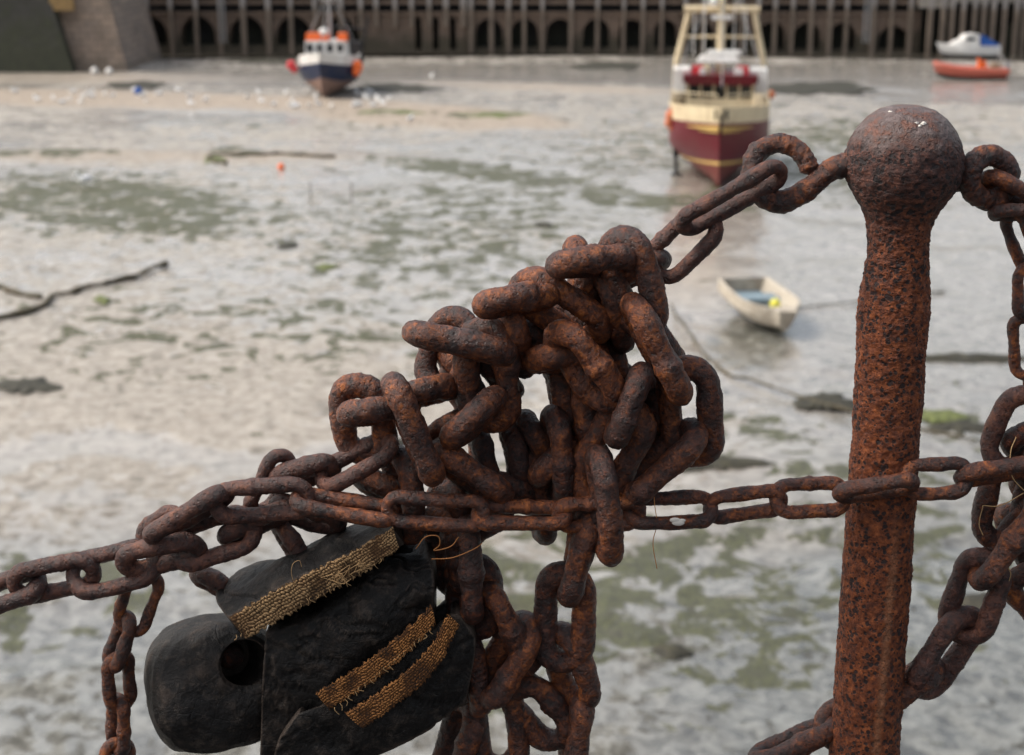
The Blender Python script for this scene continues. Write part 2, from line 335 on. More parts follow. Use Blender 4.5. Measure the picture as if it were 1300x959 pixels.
alg = mx(blob(150, 262, 210, 42, 3, .5, .6)*.62, blob(640, 222, 170, 13, 6, .5, .6)*.72, blob(830, 250, 150, 15, 5, .5, .7)*.75, blob(560, 300, 240, 80, 0, .7, .8)*.46,
         blob(500, 145, 70, 5, 0, .5)*.8, blob(610, 147, 55, 5, 0, .5)*.85, blob(1090, 175, 150, 26, 0, .6)*.5, blob(60, 196, 110, 6, 0, .6)*.7, blob(300, 195, 40, 8, 0, .5)*.7,
         blob(760, 760, 420, 130, 0, .6, .8)*.50, blob(1190, 530, 60, 12, 0, .5)*.95, blob(960, 545, 110, 22, 8, .6)*.5, blob(60, 760, 200, 60, 0, .6)*.50,
         blob(350, 430, 420, 60, 0, .7, .8)*.36, blob(950, 210, 300, 60, 0, .7, .8)*.42, blob(520, 160, 240, 5, 0, .5)*.3, blob(1150, 680, 260, 140, 0, .6, .8)*.40)
alg = np.clip(alg*1.3+.05+(n_b-.5)*.55*(.4+alg)+(n_a-.5)*.35, 0, 1)*(1-sand*.4)
wet = np.clip(.50+(n_c-.5)*.8+.5*sstep(600, 1150, X_)*sstep(150, 400, Y_)+.4*blob(720, 95, 700, 14, 0, .5)+.3*blob(800, 300, 500, 120, 0, .6)-.30*blob(200, 520, 420, 130, 0, .6), 0, 1)
def pathm(pts, w):
    q = catmull(np.array(pts, float), 8); best = np.full(X_.shape, 9.)
    for i in range(len(q)-1):
        a, b_ = q[i], q[i+1]; d_ = b_-a; L2 = d_.dot(d_); t = np.clip(((X_-a[0])*d_[0]+(Y_-a[1])*d_[1])/L2, 0, 1)
        wy = w*(.25+.75*np.clip((a[1]-60)/400, 0, 1)); best = np.minimum(best, np.hypot((X_-a[0]-t*d_[0])/(w*2.2), (Y_-a[1]-t*d_[1])/wy))
    return 1-sstep(.5, 1.3, best+(n_a-.5)*1.2+(n_b-.5)*.8)
chan = mx(pathm([(540, 88), (700, 100), (850, 93), (1000, 106), (1160, 122), (1400, 128)], 16), pathm([(430, 236), (640, 216), (800, 246), (1000, 262), (1180, 300), (1400, 330)], 16),
          pathm([(700, 360), (860, 392), (960, 470), (1090, 510), (1300, 540)], 26), pathm([(-80, 610), (120, 560), (330, 590), (520, 560)], 16), pathm([(880, 760), (980, 700), (1200, 720), (1400, 680)], 34), pathm([(-50, 830), (200, 800), (420, 860), (700, 850)], 36))
pud = mx(blob(948, 438, 50, 34, 0, .3, .3), blob(850, 232, 46, 14, 0, .3, .4), blob(950, 228, 34, 12, 0, .3, .4), blob(1230, 112, 100, 14, 0, .4, .4), blob(530, 108, 60, 6, 0, .4, .4))
wet = np.clip(wet+.9*chan+1.2*pud, 0, 1); alg = np.clip(alg-.15*chan-pud, 0, 1)
near = sstep(1.0, 9, Y_*0+YY.ravel())
z = ((n_a-.5)*.16+(n_b-.5)*.075)*near + sand*.10*near + (fbm(p3*5, 41, 2)-.5)*.025*near
z = z-chan*.06*near; z = np.where(YY.ravel() > 200, 0, z)
V = np.c_[XX.ravel(), YY.ravel(), z]; nC = len(us); nR = len(Ys)
ii = np.arange(nR-1)[:, None]*nC+np.arange(nC-1)[None, :]; fc = np.stack([ii, ii+1, ii+nC+1, ii+nC], -1).reshape(-1, 4)
me = bpy.data.meshes.new('harbour_mud'); me.vertices.add(len(V)); me.vertices.foreach_set('co', V.ravel()); me.loops.add(fc.size); me.loops.foreach_set('vertex_index', fc.ravel())
me.polygons.add(len(fc)); me.polygons.foreach_set('loop_start', np.arange(len(fc))*4); me.polygons.foreach_set('use_smooth', np.ones(len(fc), bool)); me.update(calc_edges=True)
mud_dim = np.clip(sstep(540, 860, Y_)*.75+sstep(750, 1200, X_)*sstep(260, 560, Y_)*.45+(n_c-.5)*.5*sstep(400, 700, Y_)+.8*blob(948, 438, 50, 34, 0, .3, .3), 0, .9)  # darkens mud colour for weaker sky reflection close by, and for the dinghy's reflection
for nm, a in (('algae', alg), ('sand', sand), ('wet', wet), ('mud_dim', mud_dim)):
    t = me.attributes.new(nm, 'FLOAT', 'POINT'); t.data.foreach_set('value', a.astype(np.float32))
me.materials.append(M['mud']); gr = bpy.data.objects.new('harbour_mud', me); COL.objects.link(gr); tag(gr, kind='structure')
# our own quay under the railing
b = MB(); b.box((0, -20+1.72/2+.0, H-1.32-6.3), (160, 40+1.72, 12.6)); q = b.build('quay', M['dark_void']); tag(q, kind='structure')

# ------------------------------------------------------------------ background quay
YW = 157.0; sW = mpp(650, 40, YW)
def wx(px_): return (px_-CX)*sW
def wz(y): return at(650, y, YW)[2]
def arch_bay(mb, x0, x1, ox0, ox1, zs, zb, ztop, depth, mi=0, n=10):
    cx = (ox0+ox1)/2; r = (ox1-ox0)/2; Yf = YW; Yb = YW+depth
    def quad(a, b_, c, d): mb.add([a, b_, c, d], [(0, 1, 2, 3)], mi)
    quad((x0, Yf, 0), (ox0, Yf, 0), (ox0, Yf, ztop), (x0, Yf, ztop)); quad((ox1, Yf, 0), (x1, Yf, 0), (x1, Yf, ztop), (ox1, Yf, ztop))
    if zb > 0: quad((ox0, Yf, 0), (ox1, Yf, 0), (ox1, Yf, zb), (ox0, Yf, zb)); quad((ox0, Yf, zb), (ox1, Yf, zb), (ox1, Yb, zb), (ox0, Yb, zb))
    a = np.linspace(math.pi, 0, n+1); xs = cx+r*np.cos(a); zs_ = zs+r*np.sin(a)*1.0
    for i in range(n):
        quad((xs[i], Yf, zs_[i]), (xs[i+1], Yf, zs_[i+1]), (xs[i+1], Yf, ztop), (xs[i], Yf, ztop)); quad((xs[i], Yf, zs_[i]), (xs[i], Yb, zs_[i]), (xs[i+1], Yb, zs_[i+1]), (xs[i+1], Yf, zs_[i+1]))
    quad((ox0, Yf, zb), (ox0, Yb, zb), (ox0, Yb, zs), (ox0, Yf, zs)); quad((ox1, Yf, zb), (ox1, Yf, zs), (ox1, Yb, zs), (ox1, Yb, zb))
def qwall(x0p, x1p, bays, label, mat, ztop=None, piles=30, zpil=(0., 7.0), deckmat='concrete', pile_off=0, pw=.44):
    x0, x1 = wx(x0p), wx(x1p); cx = (x0+x1)/2
    root = empty('quay_wall', (cx, YW, 0), label, 'harbour wall'); ztop = ztop or wz(17)
    def part(mb, nm, mt): return mb.build(nm, mt, root, origin=(cx, YW, 0))
    mb = MB(); cur = x0
    for (c, wd, ytop, yb) in bays:
        a, b_ = wx(c-wd/2), wx(c+wd/2); r = (b_-a)/2; nx = b_+.25
        arch_bay(mb, cur, nx, a, b_, wz(ytop)-r, wz(yb), ztop, 2.2); cur = nx
    mb.add([(cur, YW, 0), (x1, YW, 0), (x1, YW, ztop), (cur, YW, ztop)], [(0, 1, 2, 3)])
    mb.add([(x0, YW, ztop), (x1, YW, ztop), (x1, YW+2.2, ztop), (x0, YW+2.2, ztop)], [(0, 1, 2, 3)])
    part(mb, 'arched_face', mat)
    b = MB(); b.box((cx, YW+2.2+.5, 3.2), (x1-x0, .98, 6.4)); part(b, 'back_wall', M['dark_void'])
    b = MB(); b.box((cx, YW+6.2, 6.8), (x1-x0, 13.6, .7)); part(b, 'deck', M[deckmat])
    b = MB(); b.box((cx, YW-.08, wz(17)+.02), (x1-x0-.05, .34, .26)); b.box((cx, YW-.06, wz(3)), (x1-x0-.05, .3, .34)); part(b, 'waling_beam', M['brick'])
    k = x0p+pile_off
    while k < x1p-4:
        b = MB(); b.box((wx(k)+random.uniform(-.14, .14), YW-.32+random.uniform(-.05, .05), (zpil[0]+zpil[1])/2), (pw+random.uniform(-.07, .09), .42, zpil[1]-zpil[0])); part(b, 'fender_pile', M['pile']); k += piles*(1 if pw > .4 else random.choice((1, 1, .93, 1.07, 1, 1.5)))
    return root
def ladder(px_):
    x = wx(px_); rt_ = empty('quay_ladder', (x, YW-.6, 0), LADDER[px_], 'ladder'); b = MB()
    for sx_ in (-.25, .25): b = MB(); b.box((x+sx_, YW-.62, 4.2), (.09, .09, 6.2)); b.build('rail', M['steel'], rt_, origin=(x, YW-.6, 0))
    for i in range(18): b = MB(); b.box((x, YW-.62, 1.3+i*.33), (.41, .06, .06)); b.build('rung', M['steel'], rt_, origin=(x, YW-.6, 0))
LADDER = {284: 'steel ladder on the arched wall, left of the blue fishing boat', 1098: 'steel ladder on the quay wall between the trawler and the jetty'}
for px_ in LADDER: ladder(px_)
qwall(150, 452, [(190, 44, 21, 58), (251, 44, 21, 58), (313, 44, 21, 58), (373, 44, 21, 58), (432, 40, 22, 58)], 'brown brick quay wall with round arches split by pale piles, far left of the harbour', M['brick'], piles=30.3, pile_off=10)
qwall(452.5, 592, [(531, 8, 22, 64), (553, 8, 22, 64), (575, 8, 22, 64)], 'flat brown stretch of quay wall behind the blue boat, with narrow slots', M['brick'], piles=21.5, pile_off=6, zpil=(2.6, 7.0))
qwall(592.5, 862, [(621, 34, 24, 61), (666, 34, 24, 61), (711, 34, 24, 61), (757, 34, 24, 61), (802, 34, 25, 61), (845, 30, 25, 61)], 'weedy quay wall with narrow arches in the middle distance', M['brick'], piles=22.6, pile_off=7, ztop=wz(18), pw=.36)
qwall(862.5, 1168, [(890, 34, 28, 63), (935, 34, 28, 63), (980, 34, 28, 63), (1025, 34, 29, 63), (1070, 34, 29, 63), (1135, 40, 33, 64)], 'darker arched quay wall behind the maroon trawler', M['brick'], piles=22.5, pile_off=5, ztop=wz(20), pw=.38)
# timber jetty on the right
x0, x1 = wx(1168.5), wx(1430); cx = (x0+x1)/2
root = empty('timber_jetty', (cx, YW, 0), 'dark jetty on close piles with a pale deck beam, far right', 'jetty')
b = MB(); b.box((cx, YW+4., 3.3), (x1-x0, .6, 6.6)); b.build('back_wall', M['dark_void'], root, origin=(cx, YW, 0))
b = MB(); b.box((cx, YW+1.2, wz(2)+1.0), (x1-x0, 6, 2.0)); b.build('deck', M['concrete'], root, origin=(cx, YW, 0))
b = MB(); b.box((wx(1180), YW-1.6, wz(5)+.8), (3.2, .3, 2.2)); b.build('fender_board', M['concrete'], root, origin=(cx, YW, 0))
for k in range(20):
    b = MB(); x = wx(1176+k*13)+random.uniform(-.15, .15); b.box((x, YW-1.75+random.uniform(-.1, .1), 3.3), (.42, .4, 6.6)); b.build('pile', M['pile'], root, origin=(cx, YW, 0))
b = MB(); b.box((wx(1400), YW+1, 1.4), (20, 4, 2.8)); b.build('landing', M['masonry_dark'], root, origin=(cx, YW, 0))
# stone breakwater, left
YB = gnd(100, 91)[1]
def bw(x): return (x-CX)*mpp(650, 60, YB)
root = empty('stone_breakwater', (bw(40), YB, 0), 'massive sloping stone wall with dark weed at the left edge', 'harbour wall')
def batter(name, mat, xa0, xa1, xb0, xb1, yo, zt, dep=14):
    b = MB(); v = [(bw(xa0), YB+yo, 0), (bw(xa1), YB+yo, 0), (bw(xb1), YB+yo+1.1, zt), (bw(xb0), YB+yo+1.1, zt),
                   (bw(xa0), YB+dep, 0), (bw(xa1), YB+dep, 0), (bw(xb1), YB+dep, zt), (bw(xb0), YB+dep, zt)]
    b.add(v, [(0, 1, 2, 3), (1, 5, 6, 2), (4, 0, 3, 7), (3, 2, 6, 7), (5, 4, 7, 6)]); return b.build(name, mat, root, origin=(bw(40), YB, 0))
batter('brown_face', M['masonry'], 94, 160, 60, 128, 0, 9.5)  # brown stone beside the weed-covered part
batter('weedy_face', M['masonry_dark'], -260, 96, -260, 58, -1.3, 9.2)
b = MB(); b.box((bw(84), YB-.35, at(84, 8, YB)[2]+.6), (2.0, .5, 1.9)); b.build('lichen_panel', paint('ochre_lichen', (.30, .20, .085), .8, .7), root, origin=(bw(40), YB, 0))

# ------------------------------------------------------------------ boats
def hull_mesh(L, B, D, zk=.0, tr=.85, s0=.45, p=2.2, sheer=.5, rake=.8, e_mid=.35, e_bow=.9, keelrise=.25, deck=.8, wall=.09, kcm=.45, bmin=.012, ns=26, nk=12, cols=None):
    mb = MB(); S = np.linspace(0, 1, ns); K = np.linspace(0, 1, nk)
    def bsh(s): 
        a = tr+(1-tr)*math.sin(min(1, s/s0)*math.pi/2) if s < s0 else 1-((s-s0)/(1-s0))**p
        return B/2*max(a, bmin)
    def outer(s, k, inset=0.0):
        e = e_mid+(e_bow-e_mid)*max(0, (s-.35)/.65)**1.3; b_ = max(bsh(s)-inset, .004); zd = D+sheer*max(0, s-.3)**2*2
        zkk = zk+keelrise*D*max(0, (s-.72)/.28)**2.2
        kc = kcm+(1-kcm)*max(0, (s-.45)/.55)**1.5; return b_*(math.sin(math.pi/2*min(1, max(0, k-.015)/kc))**e+.02), (s-.5)*L+rake*k*max(0, (s-.5)*2)**4, zkk+(zd-zkk)*k
    V = []; f = []; m = []
    for s in S:
        row = [outer(s, k) for k in K]
        V += [(-x, y, z) for x, y, z in row[::-1]]+[(x, y, z) for x, y, z in row[1:]]
    w_ = 2*nk-1
    for i in range(ns-1):
        for j in range(w_-1):
            f.append((i*w_+j, i*w_+j+1, (i+1)*w_+j+1, (i+1)*w_+j)); k = abs((j+.5)-(nk-1))/(nk-1); s=(S[i]+S[i+1])/2
            m.append(cols(k, s) if cols else 0)
    f.append(tuple(range(w_))); m.append(cols(.7, 0) if cols else 0)
    if bmin > .1: f.append(tuple((ns-1)*w_+j for j in range(w_))[::-1]); m.append(cols(.7, 0) if cols else 0)
    mb.add(V, f, m)
    # inner bulwark, cap rail and deck
    V = []; f = []; m = []; kd = deck
    for s in S:
        for sg in (-1, 1):
            o = outer(s, 1); i1 = outer(s, 1, wall); i2 = outer(s, kd, wall)
            V += [(sg*o[0], o[1], o[2]), (sg*i1[0], i1[1]-(.1 if s > .9 else 0)*wall, i1[2]), (sg*i2[0], i2[1]-wall*.5, i2[2])]
    for i in range(ns-1):
        for sg in (0, 3):
            for j in (0, 1): f.append((i*6+sg+j, i*6+sg+j+1, (i+1)*6+sg+j+1, (i+1)*6+sg+j)); m.append(cols(1, .5) if cols else 0)
        f.append((i*6+2, i*6+5, (i+1)*6+5, (i+1)*6+2)); m.append(cols(-1, 0) if cols else 0)
    f.append((1, 4, 5, 2)); m.append(cols(1, .5) if cols else 0)
    f.append((0, 3, 4, 1)); m.append(cols(1, .5) if cols else 0)
    mb.add(V, f, m); return mb, outer

# --- maroon trawler, bow to the camera
tp = gnd(908, 238); tr_ = empty('fishing_trawler', (tp[0]+.72, tp[1]+5.0, 0), 'maroon and cream trawler standing on the mud bow on, with a tall cream gantry', 'fishing boat', rz=R(173.4))
def tcol(k, s):
    if k < 0: return 4
    if k > .79: return 1
    if k > .325: return 0
    return 2 if k > .275 else 3
mb, outf = hull_mesh(12.5, 5.15, 3.75, tr=.8, s0=.5, p=3.0, sheer=.55, rake=1.1, e_mid=.8, e_bow=.75, kcm=.42, keelrise=.06, deck=.72, wall=.14, nk=26, ns=34, cols=tcol)
mb.build('hull', [M['maroon'], M['cream'], M['yellow'], M['antifoul'], M['grey']], tr_, smooth=True)
b = MB(); b.box((0, -1.2, 3.8), (3.55, 3.3, 2.0)); wh = b.build('wheelhouse', M['cream'], tr_)
for k in range(5):
    b = MB(); b.box((-1.36+k*.68, .47, 4.36), (.54, .06, .74)); wf = b.build('window', M['glass'], wh)
for sx_ in (-1, 1):
    for k in range(2): b = MB(); b.box((sx_*1.79, -.1-k*1.3, 4.3), (.05, .8, .6)); b.build('window', M['glass'], wh)
b = MB(); b.box((0, -1.1, 5.0), (3.9, 3.8, .42)); b.box((0, .6, 4.85), (3.6, .5, .25)); b.build('wheelhouse_roof', M['maroon'], tr_)
for x, y, sx_, sy_, sz_, mt in ((-1.15, -.2, .7, .6, .5, 'red'), (-.95, -.2, .5, .7, .45, 'white'), (1.2, -.3, .7, .6, .5, 'red'), (0.75, -.2, .4, .5, .55, 'cream'), (0, -.4, .5, .6, .62, 'tan'), (.95, .0, .35, .4, .4, 'white')):
    b = MB(); b.box((x+(.0), y, 5.10+sz_/2), (sx_, sy_, sz_), taper=.85); b.build('roof_locker', M[mt], tr_)
for sx_ in (-1, 1):
    b = MB(); b.box((sx_*2.05, -1.6, 4.75), (.95, 2.4, 1.25), taper=.92); b.build('side_shelter', M['white'], tr_)
b = MB(); b.box((-.2, -2.2, 6.15), (1.9, .9, .22), taper=.9); b.box((.1, -2.0, 5.85), (2.3, 1.2, .3), taper=.8); b.build('boat_canopy', M['white'], tr_)
b = MB(); zg = float(at(915, 12, tr_.location.y+3.3)[2])
for sx_ in (-1, 1): b.tube([(sx_*2.4, -3.2, 3.9), (sx_*2.36, -3.2, 5.6), (sx_*1.72, -3.3, zg+.1)], [.19, .17, .14], 12)
b.tube([(-2.05, -3.3, zg), (2.05, -3.3, zg)], .2, 12); b.tube([(-2.1, -3.3, 6.9), (2.1, -3.3, 6.9)], .08, 8); b.build('gantry', M['cream'], tr_)
b = MB(); b.tube([(0, -2.6, 5.2), (0, -2.7, 9.0), (0, -2.7, 11.6)], [.24, .19, .07], 12); b.tube([(-.6, -2.7, 8.4), (.6, -2.7, 8.4)], .06, 8); b.tube([(-.8, -2.7, 9.1), (.8, -2.7, 9.1)], .05, 8); b.build('mast', M['cream'], tr_)
b = MB(); b.box((0, -2.4, 8.0), (1.1, .3, .22)); b.ball((.45, -2.5, 8.8), .25); b.build('radar', M['white'], tr_)
b = MB()
for a in ((0, -2.7, 10.9),):
    for t_ in ((-1.9, -3.3, 9.8), (1.9, -3.3, 9.8), (-2.2, 1., 5.4), (2.2, 1., 5.4), (0, 6.2, 5.2)): b.tube([a, t_], .022, 5)
b.build('rigging', M['steel'], tr_)
b = MB()
for x, y, h_ in ((-1.3, -2.4, 8.6), (1.45, -2.3, 8.2), (.9, -2.5, 9.2), (-.7, -2.5, 8.9)): b.tube([(x, y, 6.0), (x, y, h_)], .03, 5)
b.build('aerial', M['white'], tr_)
b = MB(); b.ball((-.9, -4.6, 4.4), .8, sc=(1.2, .8, .8)); b.ball((.8, -4.7, 4.3), .75, sc=(1.1, .8, .9)); b.v = [v_+(fbm(v_*4, 7, 3)-.5)[:, None]*.35 for v_ in b.v]; b.build('net_heap', M['tan'], tr_, smooth=True)
b = MB()
ss = np.linspace(.55, .985, 12); prev = {}
for sg in (-1, 1):
    pts = []
    for s in ss:
        o = outf(s, 1); b.tube([(sg*o[0]*.97, o[1]-.05, o[2]), (sg*o[0]*.97, o[1]-.05, o[2]+.62)], .018, 6); pts.append((sg*o[0]*.97, o[1]-.05, o[2]+.62))
    b.tube(pts, .028, 6)
b.build('bow_rail', M['cream'], tr_)
b = MB(); o = outf(1, .55)
for sg in (-1, 1):
    pts = []
    for s in (.999, .97, .94, .90, .86):
        q = outf(s, .74); pts.append((sg*(q[0]+.03), q[1]+.02, q[2]))
    b.tube(pts, [.10, .09, .07, .05, .02], 6)
    pts = []
    for s in (.995, .96, .92): q = outf(s, .70); pts.append((sg*(q[0]+.03), q[1]+.02, q[2]))
    b.tube(pts, [.07, .05, .02], 6)
b.build('bow_scroll', M['yellow'], tr_)
b = MB(); q = outf(1., .9); b.box((-.28, q[1]-.1, q[2]+.05), (.1, .12, .5)); b.box((.28, q[1]-.1, q[2]+.05), (.1, .12, .5)); b.box((0, q[1]+.05, q[2]-.35), (.14, .14, .8)); b.build('anchor_roller', M['black'], tr_)
for x, z_, r_ in ((2.55, 3.25, .25), (2.62, 2.9, .22), (2.45, 2.65, .18)):
    b = MB(); b.ball((x, 2.4, z_), r_, sc=(1, 1, 1.25)); b.lathe([(.05, 0), (.05, .2)], (x, 2.4, z_+r_*1.15)); b.build('fender', M['dull_orange'], tr_, smooth=True)
b = MB(); b.ball((-2.68, .4, 4.2), .22); b.build('fender', M['dull_orange'], tr_, smooth=True)
for sx_ in (-1, 1):
    b = MB(); b.tube([(sx_*2.30, 1.6, 2.4), (sx_*2.15, 1.6, .0)], .11, 8); b.box((sx_*2.15, 1.6, .04), (.6, .6, .1)); b.box((sx_*2.2, 1.6, 1.25), (.34, .4, .4)); b.build('beaching_leg', M['black'], tr_)
b = MB(); b.box((0, .0, .12), (.35, 10.2, .5)); b.build('keel', M['antifoul'], tr_)

# --- blue and white boat
bp = gnd(412, 124); bl = empty('blue_fishing_boat', (bp[0]+.15, bp[1]+2.6, 0), 'navy and white fishing boat with orange lockers on its cabin roof, aground left of centre', 'fishing boat', rz=R(178))
def bcol(k, s): return 3 if k < 0 else (1 if k > .77 else (0 if k > .36 else 2))
mb, outb = hull_mesh(8.4, 4.35, 2.85, tr=.8, s0=.5, p=2.6, sheer=.65, rake=.7, e_mid=.8, e_bow=.8, kcm=.5, keelrise=.2, deck=.8, wall=.1, nk=22, ns=28, cols=bcol)
mb.build('hull', [M['navy'], M['white'], M['brownfoul'], M['grey']], bl, smooth=True)
b = MB(); b.box((.1, .2, 3.15), (3.1, 2.4, 1.9), taper=.96); wh = b.build('wheelhouse', M['white'], bl)
for k in range(4): b = MB(); b.box((-1.05+.77*k-.0, 1.40, 3.58), (.42, .08, .6)); b.build('window', M['glass'], wh)
for x, wd in ((-1.15, .75), (1.05, 1.15), (.15, .5)):
    b = MB(); b.box((x, .6, 4.34), (wd, .9, .6), taper=.88); b.build('roof_locker', M['orange'], bl)
b = MB(); b.ball((-.1+.3, .9, 4.75), .36, sc=(1, 1, .85)); b.build('radome', M['white'], bl, smooth=True)
b = MB(); b.tube([(-.1, -.2, 4.0), (-.1, -.2, 8.6)], [.13, .07], 10); b.tube([(-.9, -.2, 7.1), (.7, -.2, 7.1)], .05); b.tube([(-.1, -.2, 7.6), (-1.9, .2, 4.1)], .03, 6); b.tube([(-.1, -.2, 7.6), (1.7, .2, 4.1)], .03, 6); b.tube([(-.1, -.2, 8.0), (0, 4.6, 3.3)], .02, 6); b.build('mast', M['steel'], bl)
b = MB(); b.ball((-2.35, 1.6, 2.2), .42, sc=(1, 1, 1.2)); b.ball((-2.3, 2.0, 1.8), .3); b.build('fender', M['orange'], bl, smooth=True)
b = MB(); b.ball((2.6, 2.0, 2.35), .36); b.ball((2.35, 2.1, 2.05), .30); b.build('fender', M['red'], bl, smooth=True)
b = MB(); b.tube([(-1.9, -3.6, 2.2), (-2.4, -3.7, 4.6), (-2.6, -3.7, 5.6)], .09); b.tube([(1.6, -3.6, 2.2), (.9, -3.7, 5.0)], .09); b.tube([(-2.4, -3.7, 4.6), (.9, -3.7, 4.9)], .08); b.box((-1.6, -3.3, 2.9), (1.2, 1.3, 1.6), taper=.7); b.build('net_gantry', M['black'], bl)
b = MB(); b.box((0, -.3, .05), (.2, 6.5, .3)); b.build('keel', M['brownfoul'], bl)

# --- dinghy
dp = gnd(966, 411); dg = empty('dinghy', (dp[0], dp[1], 0.10), 'small open cream dinghy with a yellow float inside, aground left of the iron post', 'rowing boat', rz=R(180+13), rx=R(-4.5), ry=R(-2))
mb, outd = hull_mesh(3.9, 1.98, .92, tr=.9, s0=.45, bmin=.30, p=3.2, sheer=.12, rake=.22, e_mid=.75, e_bow=.7, kcm=.62, keelrise=.25, deck=.30, wall=.085, nk=14, ns=26, cols=lambda k, s: 2 if k < 0 else (1 if .0 <= k < .33 else 0))
mb.build('hull', [M['cream_worn'], M['weed'], M['bluegrey']], dg, smooth=False)
b = MB()
for sg in (-1, 1):
    pts = [(sg*(outd(s, 1)[0]+.005), outd(s, 1)[1], outd(s, 1)[2]-.02) for s in np.linspace(0, .995, 18)]; b.tube(pts, .045, 6)
b.build('rubbing_strake', M['cream_worn'], dg)
b = MB(); b.box((0, -.75, .46), (1.62, .7, .34)); b.build('thwart', M['bluegrey'], dg)
b = MB(); b.box((0, -1.78, .42), (1.36, .38, .06)); b.build('stern_seat', M['bluegrey'], dg)
b = MB(); b.box((0, -2.0, .78), (.34, .09, .16)); b.build('transom_pad', M['cream_worn'], dg)
b = MB(); b.add([(outd(s, 1)[0]*sg*.93, outd(s, 1)[1]-.02, outd(s, 1)[2]-.03) for s in (.86, .93, .98) for sg in (-1, 1)], [(0, 1, 3, 2), (2, 3, 5, 4)]); b.build('foredeck', M['cream_worn'], dg)
fl = MB(); fl.ball((0, 0, .18), .19); fl.tube([(0, 0, .36), (0, 0, .42)], .03)
o = fl.build('float', M['buoyyellow'], smooth=True); o.location = dg.location+Vector((.42, -.2, .44)); tag(o, 'round yellow float lying inside the cream dinghy', 'float')
b = MB(); b.box((0, 0, .1), (.34, .24, .18), taper=.8); b.tube([(-.1, 0, .18), (0, 0, .26), (.1, 0, .18)], .015); o = b.build('bailer', M['black']); o.location = dg.location+Vector((.0, -.1, .36)); tag(o, 'black bailer beside the yellow float in the dinghy', 'bailer')

# --- white cruiser and orange boat
cpn = gnd(1233, 75); cr = empty('motor_cruiser', (cpn[0], cpn[1]+1, 0.0), 'small white cabin cruiser under a blue cover by the far jetty', 'motor boat', rz=R(90+4))
mb, oc = hull_mesh(5.5, 2.1, 1.15, tr=.9, s0=.45, p=2.2, sheer=.35, rake=.5, e_mid=.3, e_bow=.8, keelrise=.35, deck=.9, wall=.06, cols=lambda k, s: 1 if 0 <= k < .3 else 0)
mb.build('hull', [M['white'], M['grey']], cr, smooth=True)
b = MB()
prof = [(2.0, 1.25, .35), (1.4, 1.62, .7), (.9, 1.75, .82), (.6, 2.2, .8), (-.1, 2.32, .8), (-.7, 2.25, .8), (-.75, 1.1, .82)]
V = []; 
for y, z_, hb in prof: V += [(-hb, y, 1.1), (-hb*.85, y, z_), (hb*.85, y, z_), (hb, y, 1.1)]
f = []
for i in range(len(prof)-1):
    for j in range(3): f.append((i*4+j, i*4+j+1, (i+1)*4+j+1, (i+1)*4+j))
f.append((0, 1, 2, 3)); b.add(V, f); cab = b.build('cabin', M['white'], cr)
for sx_ in (-.78, .78): b = MB(); b.box((sx_, .15, 1.85), (.06, .8, .28)); b.build('window', M['glass'], cab)
b = MB(); prof = [(-.78, 2.25), (-1.2, 2.15), (-1.9, 1.75), (-2.6, 1.3)]; V = []; f = []
for y, z_ in prof: V += [(-.9, y, 1.2), (-.7, y, z_), (.7, y, z_), (.9, y, 1.2)]
for i in range(3):
    for j in range(3): f.append((i*4+j, i*4+j+1, (i+1)*4+j+1, (i+1)*4+j))
b.add(V, f); b.build('canvas_cover', M['blue'], cr)
b = MB(); b.box((0, -2.9, .9), (.35, .35, .9), taper=.8); b.build('outboard_motor', M['grey'], cr)
op = gnd(1236, 102); orb = empty('inflatable_workboat', (op[0], op[1]+.8, 0), 'low orange and coral open workboat in front of the white cruiser', 'workboat', rz=R(90-2))
mb, oo = hull_mesh(5.6, 1.9, .65, tr=.9, s0=.5, p=2.2, sheer=.35, rake=.4, e_mid=.35, e_bow=.8, keelrise=.4, deck=.7, wall=.1, cols=lambda k, s: 1 if 0 <= k < .45 else 0)
mb.build('hull', [M['coral'], M['black']], orb, smooth=True)
b = MB()
pts = [(-.95, -2.9, .75), (-.95, -1, .78), (-.92, .8, .86), (-.6, 2.3, 1.1), (0, 3.05, 1.3), (.6, 2.3, 1.1), (.92, .8, .86), (.95, -1, .78), (.95, -2.9, .75)]
b.tube(catmull(pts, 6), .21, 12); b.build('inflated_tube', M['coral'], orb, smooth=True)
b = MB(); b.box((0, -.8, 1.1), (.6, .7, .8), taper=.85); b.box((0, -.5, 1.6), (.5, .1, .3)); b.build('console', M['orange'], orb)
b = MB(); b.box((0, -1.9, 1.05), (.9, .8, .6), taper=.8); b.build('seat', M['tan'], orb)
b = MB(); b.box((0, -2.95, 1.05), (.4, .4, .95), taper=.75); b.build('outboard_motor', M['steel'], orb)
b = MB(); b.tube(catmull([(-.6, -2.3, .9), (-.6, -2.35, 1.75), (0, -2.35, 1.95), (.6, -2.35, 1.75), (.6, -2.3, .9)], 5), .04, 8); b.build('roll_bar', M['steel'], orb)

